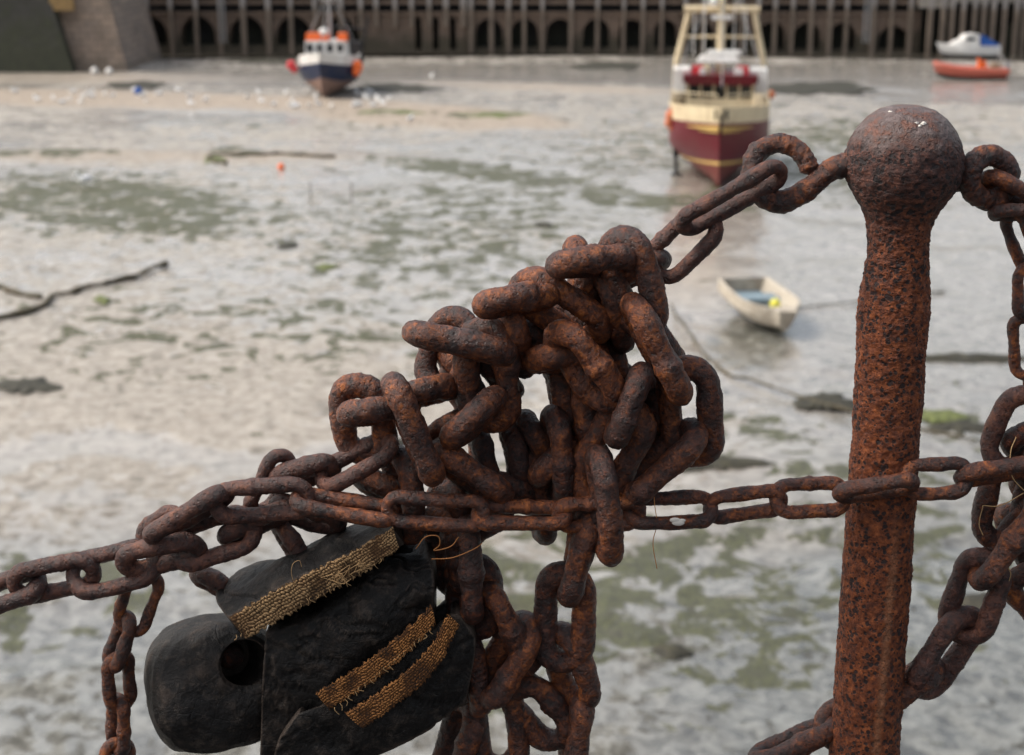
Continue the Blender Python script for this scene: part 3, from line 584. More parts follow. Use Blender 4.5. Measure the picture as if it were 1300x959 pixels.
# ------------------------------------------------------------------ puddles, weed, lines, gulls, floats
def sheet(name, pxs, zoff, mat, wob=.15, kind=None, seed=3, n=90, h=0.0):
    pts = catmull(pxs+[pxs[0]], 10)[:-1]; P3 = np.array([gnd(x, y) for x, y in pts])
    c = P3.mean(0); sz_ = np.linalg.norm(P3-c, axis=1).mean(); rr = 1+(fbm(P3*np.array([1, .5, 1])*3.2/max(sz_, .4), seed, 4)-.5)*wob*2.6
    P3 = c+(P3-c)*rr[:, None]; b = MB(); rings = [1., .93, .8, .6, .35, .1]; V = []; k = len(P3)
    for r_ in rings:
        Q = c+(P3-c)*r_; zz = h*(1-r_**3)
        if h > 0: zz = zz*(.5+fbm(Q*4, seed+4, 3))
        Q = np.c_[Q[:, :2], np.full(k, zoff)+zz]; V.append(Q)
    V = np.concatenate(V); f = []
    for i in range(len(rings)-1):
        for j in range(k): f.append((i*k+j, i*k+(j+1) % k, (i+1)*k+(j+1) % k, (i+1)*k+j))
    f.append(tuple((len(rings)-1)*k+j for j in range(k))); b.add(V, f)
    o = b.build(name, mat, smooth=True, origin=(c[0], c[1], 0)); 
    if kind: tag(o, kind=kind)
    return o
def ell(cx, cy, rx, ry): return [(cx+rx*math.cos(a), cy+ry*math.sin(a)) for a in np.linspace(0, 2*math.pi, 13)[:-1]]
sheet('channel_water', [(150, 76), (330, 72), (560, 70), (800, 72), (1010, 74), (1190, 76), (1400, 78), (1420, 66), (1100, 64), (600, 64), (150, 66)], .06, M['water'], kind='structure', wob=.02)
k_ = 0
for cx_, cy_, rx_, ry_, lab in ((40, 492, 44, 10, 'dark mat of weed at the left edge on bare mud'), (490, 565, 22, 9, None), (690, 287, 12, 4, None), (1050, 512, 34, 11, None), (900, 590, 70, 9, None), (310, 655, 40, 6, None), (1215, 545, 34, 9, None),
         (770, 84, 46, 5, None), (1040, 112, 70, 7, None), (175, 108, 42, 5, None), (500, 112, 55, 6, None), (365, 313, 14, 4, None), (850, 830, 26, 10, None), (1240, 765, 24, 12, None), (1225, 456, 70, 5, None), (330, 78, 60, 3, None)):
    o = sheet('seaweed', ell(cx_, cy_, rx_, ry_), .03, M['weed'], wob=.5, seed=20+k_, h=.10); tag(o, kind='stuff'); k_ += 1
for cx_, cy_, rx_, ry_ in ((1195, 530, 30, 8), (270, 203, 14, 6), (620, 147, 50, 4), (500, 144, 50, 4), (415, 340, 16, 4), (130, 382, 10, 5)):
    o = sheet('green_seaweed', ell(cx_, cy_, rx_, ry_), .04, M['gweed'], wob=.5, seed=40+k_, h=.08); tag(o, kind='stuff'); k_ += 1
def line(pts, r, mat, name, label, cat, sag=0.02):
    q = catmull([gnd(x, y, .1) for x, y in pts], 10); n_ = len(q)*5; q = np.c_[[np.interp(np.linspace(0, len(q)-1, n_), np.arange(len(q)), q[:, k_]) for k_ in range(3)]].T; q[:, 2] = .03+r*.6+.06*fbm(q*2, 9, 2); q[:, 0] += (fbm(q*.9, 77, 4)-.5)*r*7; q[:, 1] += (fbm(q*.9, 78, 4)-.5)*r*14; b = MB(); rr = r*(.25+1.7*fbm(q*1.6, 5, 4)**1.3); b.tube(q, rr, 8)
    o = b.build(name, mat, smooth=True, origin=q[0]); tag(o, label, cat); return o
line([(-30, 405), (30, 397), (60, 380), (110, 366), (160, 352), (212, 336)], .10, M['rope'], 'mooring_chain', 'weed covered mooring line running diagonally at the left edge', 'mooring line')
line([(-30, 362), (10, 368), (50, 378)], .09, M['rope'], 'mooring_chain', 'short dark line joining the diagonal mooring line at the left edge', 'mooring line')
line([(286, 208), (262, 202), (275, 196), (330, 196), (380, 197), (426, 199)], .11, M['rope'], 'mooring_chain', 'dark line hooked at its green left end beside the small red float', 'mooring line')
line([(850, 385), (880, 430), (910, 465), (960, 485), (1020, 503), (1075, 520), (1180, 545), (1290, 565)], .045, M['rope'], 'mooring_rope', 'long thin rope lying on the mud below the cream dinghy', 'rope')
line([(1010, 390), (1060, 386), (1110, 378), (1200, 370)], .035, M['rope'], 'painter_rope', 'thin rope running right from the bow of the cream dinghy', 'rope')
def floatball(px_, py_, r, mat, label, name='float'):
    g0 = gnd(px_, py_, 0); b = MB(); b.ball((0, 0, r*.9), r, sc=(1, 1, .95)); b.tube([(0, 0, r*1.7), (0, 0, r*2.1)], r*.2); o = b.build(name, mat, smooth=True); o.location = g0; tag(o, label, 'float'); return o
floatball(357, 216, .19, M['orange'], 'small red-orange float alone on pale mud left of centre'); floatball(176, 121, .32, M['blue'], 'blue float on the sand below the stone wall')
floatball(120, 95, .34, M['white'], 'white float at the foot of the stone wall, left one of two'); floatball(139, 95, .32, M['white'], 'white float at the foot of the stone wall, right one of two')
for px_, lab in ((394, 'left of two thin stakes in the mud below the red float'), (446, 'right of two thin stakes in the mud below the red float')):
    g0 = gnd(px_, 258); b = MB(); b.tube([(0, 0, -.1), (.03, 0, .5), (.02, .0, 1.0)], [.035, .03, .02], 8); b.box((.02, 0, .9), (.12, .03, .04)); o = b.build('stake', M['rope']); o.location = g0; tag(o, lab, 'stake')
# gulls
def gull_mesh():
    b = MB(); b.ball((0, 0, .24), .16, sc=(.72, 1.55, .8)); b.ball((0, .24, .42), .085); b.tube([(0, .16, .30), (0, .23, .40)], [.08, .06]); b.tube([(0, .30, .41), (0, .40, .39)], [.02, .008], 6)
    b.tube([(0, -.2, .26), (0, -.42, .25)], [.07, .015]); b.ball((0, -.06, .30), .15, 1, sc=(.78, 1.5, .6)); b.tube([(-.04, 0, .12), (-.04, 0, 0)], .012, 5); b.tube([(.04, 0, .12), (.04, 0, 0)], .012, 5); return b
g0 = gull_mesh().build('gull', [M['gull'], M['gullgrey']], smooth=True)
spots = [(random.uniform(5, 500), 0) for _ in range(46)]; first = True
def put_gull(x, y, s, label, group):
    global first
    o = g0 if first else g0.copy()
    if not first: COL.objects.link(o)
    first = False; p_ = gnd(x, y, .06); o.location = p_; o.rotation_euler = (0, 0, random.uniform(0, 6.3)); o.scale = (s, s, s); tag(o, label, 'bird', group)
for x, _ in spots:
    y = 124+.012*x+random.uniform(-9, 10); put_gull(x, y, random.uniform(.75, 1.15), 'white gull standing in the flock along the pale sand bank', 'gulls on the sand bank')
for x, y in ((548, 101), (521, 156), (372, 140), (465, 128), (480, 131)): put_gull(x, y, 1.1, 'white gull standing apart from the flock, right of the blue boat', 'gulls right of the blue boat')
put_gull(107, 237, 1.5, 'lone white gull on the green weedy mud at left', None)

# ================================================================== FOREGROUND
Y0 = 1.5
def fp(x, y, d=0.0): return at(x, y, Y0+d/100.)
S0 = 1.52/2000   # metres per photo pixel near the railing
def link_mesh(L, W, bar, seed, nl=104, nt=22, rough=1.0, wear=.12):
    r = bar/2; b_ = max((W-bar)/2, r*.75); a = max((L-bar)/2-b_, 0.0)
    per = 4*a+2*math.pi*b_; s = np.arange(nl)/nl*per; cen = []; tan = []
    for q in s:
        if q < 2*a: cen.append((-a+q, b_)); tan.append((1, 0))
        elif q < 2*a+math.pi*b_:
            t = (q-2*a)/b_; cen.append((a+b_*math.sin(t), b_*math.cos(t))); tan.append((math.cos(t), -math.sin(t)))
        elif q < 4*a+math.pi*b_: cen.append((a-(q-2*a-math.pi*b_), -b_)); tan.append((-1, 0))
        else:
            t = (q-4*a-math.pi*b_)/b_; cen.append((-a-b_*math.sin(t), -b_*math.cos(t))); tan.append((-math.cos(t), math.sin(t)))
    cen = np.array(cen); tan = np.array(tan); nrm = np.c_[tan[:, 1], -tan[:, 0]]*-1
    rs = np.random.default_rng(seed); ph = rs.uniform(0, 6.28, 6)
    # small bends of a hand-forged, worn link
    u = cen[:, 0]/(L/2); bend = (rs.uniform(-1, 1)*.05*W*u*u + rs.uniform(-1, 1)*.03*W*np.sin(u*3+ph[0]))
    zb = rs.uniform(-1, 1)*.05*W*u + rs.uniform(-1, 1)*.04*W*cen[:, 1]/W*u*2
    ra = r*(1+.05*np.sin(3*s/per*6.28+ph[1])+.04*np.sin(5*s/per*6.28+ph[2])); inner = 1-wear*sstep(.7, 1., np.abs(u))
    ang = np.arange(nt)*2*math.pi/nt; ca, sa = np.cos(ang), np.sin(ang)
    rad = (ra*inner)[:, None]*np.ones(nt)[None]
    wl_ = rs.uniform(.15, .85)*2*a; bm = np.exp(-((s-wl_)/(r*.5))**2)*.08*r*2 if rs.random() < .5 else 0*s   # forge-weld bump
    rad = rad+bm[:, None]
    V = np.zeros((nl, nt, 3)); V[:, :, 0] = cen[:, 0:1]+nrm[:, 0:1]*rad*ca; V[:, :, 1] = (cen[:, 1]+bend)[:, None]+nrm[:, 1:2]*rad*ca; V[:, :, 2] = zb[:, None]+rad*sa
    Nn = np.zeros_like(V); Nn[:, :, 0] = nrm[:, 0:1]*ca; Nn[:, :, 1] = nrm[:, 1:2]*ca; Nn[:, :, 2] = sa
    q = V.reshape(-1, 3); nn = Nn.reshape(-1, 3)
    d = (fbm(q*60+seed*3.1, seed, 2)-.5)*.0012+(fbm(q*170+seed, seed+7, 3)-.5)*.0019+(fbm(q*480+seed, seed+9, 2)-.5)*.0013
    sc_ = .45+.55*min(1., bar/.024); q = q+nn*(d*rough*sc_)[:, None]
    ii = np.arange(nl)[:, None]; jj = np.arange(nt)[None]; f = np.stack([(ii*nt+jj), ((ii+1) % nl)*nt+jj, ((ii+1) % nl)*nt+(jj+1) % nt, ii*nt+(jj+1) % nt], -1).reshape(-1, 4)
    return q, f
SEED = [100]
def link(root, x0, y0, x1, y1, d, roll, tilt=0, W=86, bar=33, L=140, mat='rust', label=None):
    SEED[0] += 1
    p0, p1 = fp(x0, y0, d), fp(x1, y1, d); vis = np.linalg.norm(p1-p0); Lt = L*S0
    if tilt != 0 and vis < Lt:
        dd = math.sqrt(Lt**2-vis**2)/2*abs(tilt)*100*(1 if tilt > 0 else -1); p0, p1 = fp(x0, y0, d-dd), fp(x1, y1, d+dd)
    c = (p0+p1)/2; ax = p1-p0; Lr = np.linalg.norm(ax); ax /= Lr; v = c-O0; v /= np.linalg.norm(v)
    n = np.cross(ax, v); n /= np.linalg.norm(n); vp = np.cross(n, ax)  # towards/away from viewer, perpendicular to axis
    if vp.dot(v) > 0: vp = -vp
    a = R(roll); side = n*math.cos(a)+vp*math.sin(a); third = np.cross(ax, side)
    heavy = bar > 27
    q, f = link_mesh(Lr, W*S0, bar*S0, SEED[0], nl=190 if heavy else 150, nt=36 if heavy else 24, rough=1.0 if heavy else .85)
    me = bpy.data.meshes.new('link'); me.vertices.add(len(q)); me.vertices.foreach_set('co', q.ravel()); me.loops.add(f.size); me.loops.foreach_set('vertex_index', f.ravel())
    me.polygons.add(len(f)); me.polygons.foreach_set('loop_start', np.arange(len(f))*4); me.polygons.foreach_set('use_smooth', np.ones(len(f), bool)); me.update(calc_edges=True)
    me.materials.append(M[mat]); o = bpy.data.objects.new('link', me); COL.objects.link(o); o.parent = root
    o.matrix_basis = Matrix(((ax[0], side[0], third[0], 0), (ax[1], side[1], third[1], 0), (ax[2], side[2], third[2], 0), (0, 0, 0, 1)))
    o.location = Vector(c)-root.location
    if label: o['label'] = label
    return o
def chain(x, y, name, label): return empty(name, tuple(fp(x, y)), label, 'chain')

# --- iron post
pc = fp(1147, 208); prof = [(133.5, 4), (135, 20), (140, 36), (150, 50), (163, 61), (180, 70), (195, 74), (210, 75), (226, 72), (240, 66), (252, 58), (264, 50), (276, 44), (290, 40.5), (310, 39), (340, 40), (365, 42.5), (385, 45), (410, 45), (450, 43.5), (500, 42.5), (580, 42), (700, 42.5), (870, 43.5), (1000, 44), (1250, 46), (1420, 46)]
P_ = np.array([(at(1147, y, Y0)[2]-pc[2], hw*mpp(1147, y, Y0)) for y, hw in prof])
zz = np.concatenate([np.linspace(P_[i, 0], P_[i+1, 0], 20 if i < 13 else 70, endpoint=False) for i in range(len(P_)-1)]+[[P_[-1, 0]]])
rr = np.interp(-zz, -P_[:, 0], P_[:, 1]); ker = np.array([1, 2, 3, 2, 1])/9.
rs_ = np.convolve(np.pad(rr, 2, mode='edge'), ker, 'valid'); rs_[0] = rr[0]
zbase = (H-1.32)-pc[2]+.001; keep = zz > zbase; zz = np.append(zz[keep], zbase); rs_ = np.append(rs_[keep], rs_[-1])
nT = 200; ang = np.arange(nT)*2*math.pi/nT; V = np.zeros((len(zz), nT, 3))
V[:, :, 0] = rs_[:, None]*np.cos(ang); V[:, :, 1] = rs_[:, None]*np.sin(ang); V[:, :, 2] = zz[:, None]
q = V.reshape(-1, 3); nn = q*np.array([1, 1, 0]); nn /= np.linalg.norm(nn, axis=1)[:, None]+1e-9
lowm = 1-.75*sstep(.005, .045, q[:, 2])
q = q+nn*(((fbm(q*22, 3, 3)-.5)*.0045+(fbm(q*130, 5, 4)-.5)*.0040+(fbm(q*380, 8, 3)-.5)*.0022)*lowm)[:, None]
b = MB(); f = []
for i in range(len(zz)-1):
    for j in range(nT): f.append((i*nT+j, (i+1)*nT+j, (i+1)*nT+(j+1) % nT, i*nT+(j+1) % nT))
f.append(tuple(range(nT))); b.add(q, f)
post = empty('railing_post', tuple(pc), 'thick rusty iron post with a ball head, right of the tangled chain', 'post')
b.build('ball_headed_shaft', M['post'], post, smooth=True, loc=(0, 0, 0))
def rough_tube(pts, r, seed, n=26, per=10, capround=True, amp=1.0):
    q = catmull(pts, per); k = len(q); r = np.interp(np.linspace(0, 1, k), np.linspace(0, 1, len(r)), r) if not np.isscalar(r) else np.full(k, r)
    if capround:
        for i in range(3): r[-1-i] *= (.45, .8, .95)[i]
    b = MB(); b.tube(q, r, n); V = b.v[0]; cc = np.repeat(q, n, axis=0); d = V-cc; d /= np.linalg.norm(d, axis=1)[:, None]+1e-9
    b.v[0] = V+d*(((fbm(V*95, seed, 4)-.5)*.006+(fbm(V*330, seed+3, 2)-.5)*.0026)*amp)[:, None]; return b
hk = [(1100, 212, 0), (1078, 209, 0), (1055, 216, 0), (1033, 233, 0), (1012, 249, 0), (988, 256, 0), (966, 247, 0), (955, 229, .6), (955, 207, 1.0), (967, 190, 1.4), (989, 182, 1.6), (1009, 188, 1.4), (1021, 200, 1.0), (1027, 211, .6), (1029, 219, .2)]
b = rough_tube([fp(*p_) for p_ in hk], np.array([15, 14.5, 14, 14, 14.5, 14.5, 14, 13, 12.5, 12.5, 13, 12.5, 12, 12, 11])*S0, 31); b.build('curled_hook', M['rust'], post, smooth=True, origin=tuple(pc), loc=(0, 0, 0))
a_ = np.linspace(0, 2*math.pi, 15)[:-1]
ring = [fp(1255+24.5*math.cos(t), 225.5+28*math.sin(t), 0+1.0*math.cos(t)) for t in np.linspace(math.pi, 3*math.pi+.2, 17)]
b = rough_tube(ring, 13.8*S0, 33, capround=False); b.tube([fp(1205, 232, 0), fp(1228, 230, 0)], 13*S0, 20); b.build('eye_ring', M['rust_dark'], post, smooth=True, origin=tuple(pc), loc=(0, 0, 0))
# chipped scale on the ball
b = MB()
for (x, y, sx_, sy_) in ((1130, 142, 5, 1.6), (1172, 157, 6, 3.2), (1164, 156, 4, 1.6), (1168, 160, 3, 2)):
    th = np.linspace(0, 2*math.pi, 9)[:-1]; V = []
    for t in th:
        rad_ = random.uniform(.5, 1.); r_ = ray(x+sx_*rad_*math.cos(t), y+sy_*rad_*math.sin(t)); r_ = r_/np.linalg.norm(r_); oc_ = O0-pc
        bq = oc_.dot(r_); cq = oc_.dot(oc_)-(.0574)**2; dsc = bq*bq-cq
        t_ = -bq-math.sqrt(max(dsc, 0)); V.append(O0+r_*t_)
    V = np.array(V); cc = V.mean(0); V2 = np.vstack([V, (cc+(cc-pc)/np.linalg.norm(cc-pc)*.0012)[None]]); k = len(th)
    b.add(V2, [(j, (j+1) % k, k) for j in range(k)])
b.build('lime_flake', M['chip'], post, smooth=False, origin=tuple(pc), loc=(0, 0, 0))

# --- upper chain from the hook down to the tangle
uc = chain(930, 255, 'upper_chain', 'short taut length of chain from the hook of the post down to the tangle')
link(uc, 860, 294, 999, 210, -1.0, 52, W=52, bar=20, L=150, mat='rust_cool')
link(uc, 824, 352, 912, 268, .5, -12, W=66, bar=20, L=120, mat='rust_cool')
link(uc, 772, 366, 850, 322, 1.6, 80, W=60, bar=26, L=100)

# --- thin chain across the front
tc = chain(850, 650, 'thin_chain', 'thin rusty chain stretched level across the tangle and round the post')
for a in ((366, 632, 507, 656, -3.6, -50, 48, 20), (482, 646, 623, 654, -4.2, 18, 52, 19), (596, 655, 727, 653, -3.8, -40, 48, 20), (700, 656, 822, 650, -3.6, 30, 52, 19), (789, 648, 913, 647, -3.0, -14, 52, 19),
          (892, 647, 1001, 632, -2.6, 38, 52, 19), (976, 633, 1082, 630, -2.8, -10, 55, 18.5), (1055, 627, 1168, 614, -4.6, 72, 52, 20), (1141, 612, 1238, 604, -3.6, 8, 56, 18), (1209, 606, 1330, 590, -3.0, 74, 52, 22), (1312, 590, 1420, 585, -2.6, 5, 56, 20)):
    x0, y0, x1, y1, d, ro, W, br_ = a; link(tc, x0, y0, x1, y1, d, ro, W=W, bar=br_, L=110, mat='rust_hot' if 590 < x0 < 760 else 'rust')
b = MB(); 
for (x, y, sx_) in ((857, 660.5, 6), (861, 664, 7), (866, 661, 4)): b.ball(fp(x, y, -3.6-1.15), sx_*S0, sc=(1.2, .3, .6), n=8)
b.build('white_splash', M['chip'], tc, origin=tuple(fp(850, 650)), loc=(0, 0, 0))

# --- left chain
lc = chain(150, 710, 'left_chain', 'rusty medium chain rising from the left edge into the tangle')
for a in ((-150, 795, -35, 765, -1, 20, 62, 22), (-62, 776, 59, 733, -1.2, -40, 62, 24), (10, 746, 128, 722, -1.4, 28, 62, 22), (83, 734, 206, 712, -1.6, -8, 68, 21.5), (149, 720, 262, 690, -2.2, 50, 64, 25),
          (176, 700, 238, 652, .5, -10, 58, 20), (184, 684, 296, 622, -2.8, 78, 60, 25), (212, 704, 332, 664, -1.2, -10, 72, 23), (278, 690, 372, 640, -.2, 74, 60, 25), (264, 640, 402, 630, -3.0, 22, 60, 21),
          (322, 655, 366, 572, 1., 35, 52, 19), (340, 612, 433, 590, .5, 60, 58, 25), (400, 615, 505, 560, -.6, -48, 60, 22), (340, 640, 440, 668, 1.5, 65, 60, 24), (240, 725, 300, 752, 2.0, 80, 60, 26), (350, 660, 390, 720, 1.6, 80, 60, 24)):
    x0, y0, x1, y1, d, ro, W, br_ = a; link(lc, x0, y0, x1, y1, d, ro, W=W, bar=br_, L=118, mat='rust_cool')
# thin tail hanging below it
ht = chain(165, 790, 'hanging_chain_tail', 'thin tail of chain hanging down near the left edge beside the rubber blocks')
for a in ((190, 722, 160, 806, -.3, 12, 56, 16), (164, 778, 140, 852, -.4, 62, 50, 19), (150, 826, 152, 905, -.2, -30, 50, 18), (152, 880, 148, 960, 0, 60, 50, 18), (148, 936, 150, 1010, 0, 0, 50, 18)):
    x0, y0, x1, y1, d, ro, W, br_ = a; link(ht, x0, y0, x1, y1, d, ro, W=W, bar=br_, L=80)

# --- heavy tangle
hc = chain(680, 520, 'tangled_chain', 'great knotted heap of heavy rusty chain in the middle of the picture')
heavy = [
 # x0,y0,x1,y1,d,roll,tilt,mat
 (604, 384, 704, 379, -2.0, 80, .7, 'rust_hot'),
 (650, 350, 770, 434, .6, 45, 0, 'rust_hot'),
 (731, 300, 742, 395, 4.2, 88, -.5, 'rust_hot'),
 (698, 341, 807, 322, -2.0, 86, .7, 'rust'),
 (788, 287, 818, 432, -1.2, 38, 0, 'rust'), (766, 345, 792, 440, 2.6, 86, .6, 'rust'),
 (822, 402, 862, 470, 5.0, 86, .8, 'rust_dark'),
 (509, 418, 656, 452, -2.6, 86, 0, 'rust'),
 (590, 391, 550, 505, 2.6, 25, 0, 'rust_dark'),
 (612, 401, 626, 550, .0, 10, 0, 'rust'),
 (650, 385, 662, 470, 2.6, 84, .6, 'rust_hot'),
 (704, 408, 782, 522, -2.6, 58, 0, 'rust_hot'),
 (665, 458, 768, 452, .6, 84, .5, 'rust_hot'),
 (796, 374, 870, 512, -3.8, 84, 0, 'rust_hot'),
 (866, 451, 886, 594, -.6, 14, 0, 'rust'),
 (818, 470, 850, 568, 3.0, 84, 0, 'rust'),
 (895, 538, 784, 634, -1.6, 64, 0, 'rust'),
 (817, 460, 779, 568, -3.4, 86, 0, 'rust_dark'),
 (808, 506, 743, 642, -1.2, 6, 0, 'rust'),
 (761, 567, 774, 719, -5.2, 80, 0, 'rust_dark'),
 (738, 455, 743, 580, 2.6, 86, 0, 'rust_dark'),
 (697, 452, 730, 560, 4.2, 86, 0, 'rust_dark'),
 (706, 515, 712, 642, .8, 80, 0, 'rust_dark'),
 (674, 606, 742, 568, 1.4, 78, .6, 'rust'),
 (455, 474, 464, 590, 1.2, 12, 0, 'rust'),
 (431, 527, 528, 516, -1.4, 86, .6, 'rust'),
 (492, 473, 555, 615, -3.4, 86, 0, 'rust'),
 (498, 507, 578, 490, 1.0, 84, .6, 'rust_hot'),
 (544, 562, 646, 640, -1.6, 80, 0, 'rust'),
 (569, 570, 634, 492, -2.4, 82, 0, 'rust'),
 (508, 566, 520, 690, .8, 70, 0, 'rust_dark'),
 (560, 610, 585, 700, 3.0, 60, 0, 'rust_dark'),
 (600, 600, 690, 640, 3.6, 80, 0, 'rust_dark'),
 (672, 560, 694, 690, 4.4, 84, 0, 'rust_dark'),
 (646, 535, 668, 640, 4.6, 86, 0, 'rust_dark'), (600, 538, 628, 630, 4.4, 86, 0, 'rust_dark'), (668, 528, 704, 610, 5.0, 84, .5, 'rust_dark'), (566, 470, 612, 545, 6.0, 84, .5, 'rust_dark'), (700, 520, 770, 600, 6.0, 70, 0, 'rust_dark'), (730, 420, 800, 500, 6.5, 70, 0, 'rust_dark'), (560, 600, 640, 650, 5.0, 70, 0, 'rust_dark'), (792, 470, 826, 600, 6.0, 84, 0, 'rust_dark'), (700, 380, 770, 420, 6.5, 70, .5, 'rust_dark'),
 (700, 600, 790, 640, 3.5, 70, 0, 'rust_dark'),
 (650, 640, 560, 690, 2.0, 70, 0, 'rust_dark'),
 (455, 600, 520, 640, 3.0, 80, .5, 'rust_dark'),
 (655, 395, 706, 470, 4.6, 88, 0, 'rust_dark'),
 (720, 375, 765, 470, 4.8, 84, 0, 'rust_dark'),
 (772, 430, 800, 530, 5.0, 84, 0, 'rust_dark'),
 (640, 410, 566, 470, 4.8, 86, 0, 'rust_dark'),
 (750, 350, 790, 430, 5.0, 86, 0, 'rust_dark'),
 (598, 436, 652, 500, 4.6, 84, .5, 'rust_dark'), (560, 440, 606, 505, 5.2, 84, .5, 'rust_dark'), (800, 540, 836, 600, 3.6, 84, .5, 'rust_dark'),
 # hanging below
 (748, 636, 721, 768, -1.6, 84, 0, 'rust'),            # ee
 (724, 714, 710, 855, -.8, 10, 0, 'rust'),             # ff
 (680, 784, 606, 892, -.2, 52, 0, 'rust'),             # gg
 (704, 790, 742, 900, .4, 50, 0, 'rust'),             # hh
 (690, 810, 640, 850, 3.0, 60, 0, 'rust_dark'),
 (592, 655, 600, 790, -.6, 86, 0, 'rust_dark'),
 (600, 700, 604, 812, 1.2, 25, 0, 'rust_dark'),        # kk
 (616, 735, 658, 836, .0, 76, 0, 'rust_dark'),              # ii
 (560, 640, 575, 760, 2.6, 60, 0, 'rust_dark'),
 (590, 790, 604, 910, 1.8, 70, 0, 'rust_dark'),
 (650, 860, 720, 950, 1.0, 30, 0, 'rust'), (735, 870, 725, 1000, .6, 80, 0, 'rust'), (620, 860, 640, 985, 1.2, 10, 0, 'rust_dark'), (600, 885, 560, 1000, 2.6, 60, 0, 'rust_dark'),
]
for a in heavy:
    x0, y0, x1, y1, d, ro, ti, mt = a; link(hc, x0, y0, x1, y1, d, ro, ti, mat=mt, bar=33 if mt != 'rust_dark' else 31)
link(hc, 533, 563, 592, 520, 3.0, 88, 0, W=60, bar=23, mat='rust_dark')

# --- right hand chains
rt = chain(1290, 300, 'hanging_thin_chain', 'thin chain hanging from the eye on the right side of the post head')
link(rt, 1243, 222, 1318, 262, .2, 60, W=50, bar=20, L=100)
for a in ((1254, 272, 1330, 266, -.6, 78, 42, 17), (1298, 255, 1345, 300, -.3, 20, 44, 17), (1284, 266, 1312, 350, .2, 35, 44, 15.5), (1302, 332, 1304, 408, .2, -42, 44, 15), (1299, 398, 1304, 484, .2, 18, 44, 15), (1310, 470, 1318, 560, .4, 70, 44, 15)):
    x0, y0, x1, y1, d, ro, W, br_ = a; link(rt, x0, y0, x1, y1, d, ro, W=W, bar=br_, L=90)
rc = chain(1260, 680, 'heavy_hanging_chain', 'heavy chain sagging from the right edge down behind the foot of the post')
for a in ((1316, 490, 1270, 606, -.2, 0, 84, 26, 'rust_cool'), (1270, 562, 1350, 556, 1.4, 60, 80, 28, 'rust_dark'), (1284, 580, 1266, 700, .6, -18, 78, 29, 'rust_dark'), (1320, 628, 1238, 748, -1.6, 76, 80, 30, 'rust_dark'),
          (1258, 698, 1216, 818, -.6, 10, 80, 27, 'rust_cool'), (1242, 774, 1160, 884, -.4, -54, 80, 29, 'rust_cool'), (1197, 838, 1096, 908, .8, 70, 80, 30, 'rust_dark'), (1130, 878, 1040, 940, 2.4, 20, 80, 28, 'rust_dark'), (1070, 915, 950, 970, 2.0, 75, 80, 28, 'rust_dark'),
          (1278, 640, 1330, 750, 1.6, 66, 80, 29, 'rust_dark'), (1284, 725, 1360, 790, .6, 20, 80, 28, 'rust'), (1300, 590, 1350, 680, .4, 50, 80, 28, 'rust')):
    x0, y0, x1, y1, d, ro, W, br_, mt = a; link(rc, x0, y0, x1, y1, d, ro, W=W, bar=br_, L=130, mat=mt)

# ------------------------------------------------------------------ rubber blocks
def grid_rows(rows, n, per):
    A = []
    for r_ in rows:
        r_ = np.array(r_, float); q = catmull(r_, 12); t = np.linspace(0, len(q)-1, n); A.append(np.array([[np.interp(tt, np.arange(len(q)), q[:, k]) for k in range(3)] for tt in t]))
    A = np.array(A); out = []
    for j in range(n): out.append(catmull(A[:, j], per))
    return np.array(out).transpose(1, 0, 2)
def slab(rows, thick, n=90, per=12, amp=1.0, seed=1, down=None):
    Gp = grid_rows(rows, n, per); m = Gp.shape[0]; W3 = np.array([[fp(*Gp[i, j]) for j in range(n)] for i in range(m)])
    du = np.gradient(W3, axis=1); dv = np.gradient(W3, axis=0); N = np.cross(du, dv); N /= np.linalg.norm(N, axis=2)[:, :, None]+1e-9
    if N[m//2, n//2, 2] < 0: N = -N
    fl_ = W3.reshape(-1, 3); crs = np.abs(fbm(fl_*np.array([22, 22, 40]), seed+31, 3)-.5); dsp = ((fbm(fl_*22, seed, 2)-.5)*.016+(fbm(fl_*120, seed+2, 3)-.5)*.0032-np.exp(-(crs/.02)**2)*.0035)*amp
    top = fl_+N.reshape(-1, 3)*dsp[:, None]
    bot = fl_-(np.array(down)[None] if down is not None else N.reshape(-1, 3))*thick if down is None else fl_+np.array(down)[None]*thick
    V = np.vstack([top, bot]); k = m*n; f = []
    for i in range(m-1):
        for j in range(n-1):
            a = i*n+j; f.append((a, a+1, a+n+1, a+n)); f.append((k+a, k+a+n, k+a+n+1, k+a+1))
    for j in range(n-1): f.append((j, k+j, k+j+1, j+1)); a = (m-1)*n+j; f.append((a, a+1, k+a+1, k+a))
    for i in range(m-1): a = i*n; f.append((a, a+n, k+a+n, k+a)); a = i*n+n-1; f.append((a, k+a, k+a+n, a+n))
    b = MB(); b.add(V, f); return b
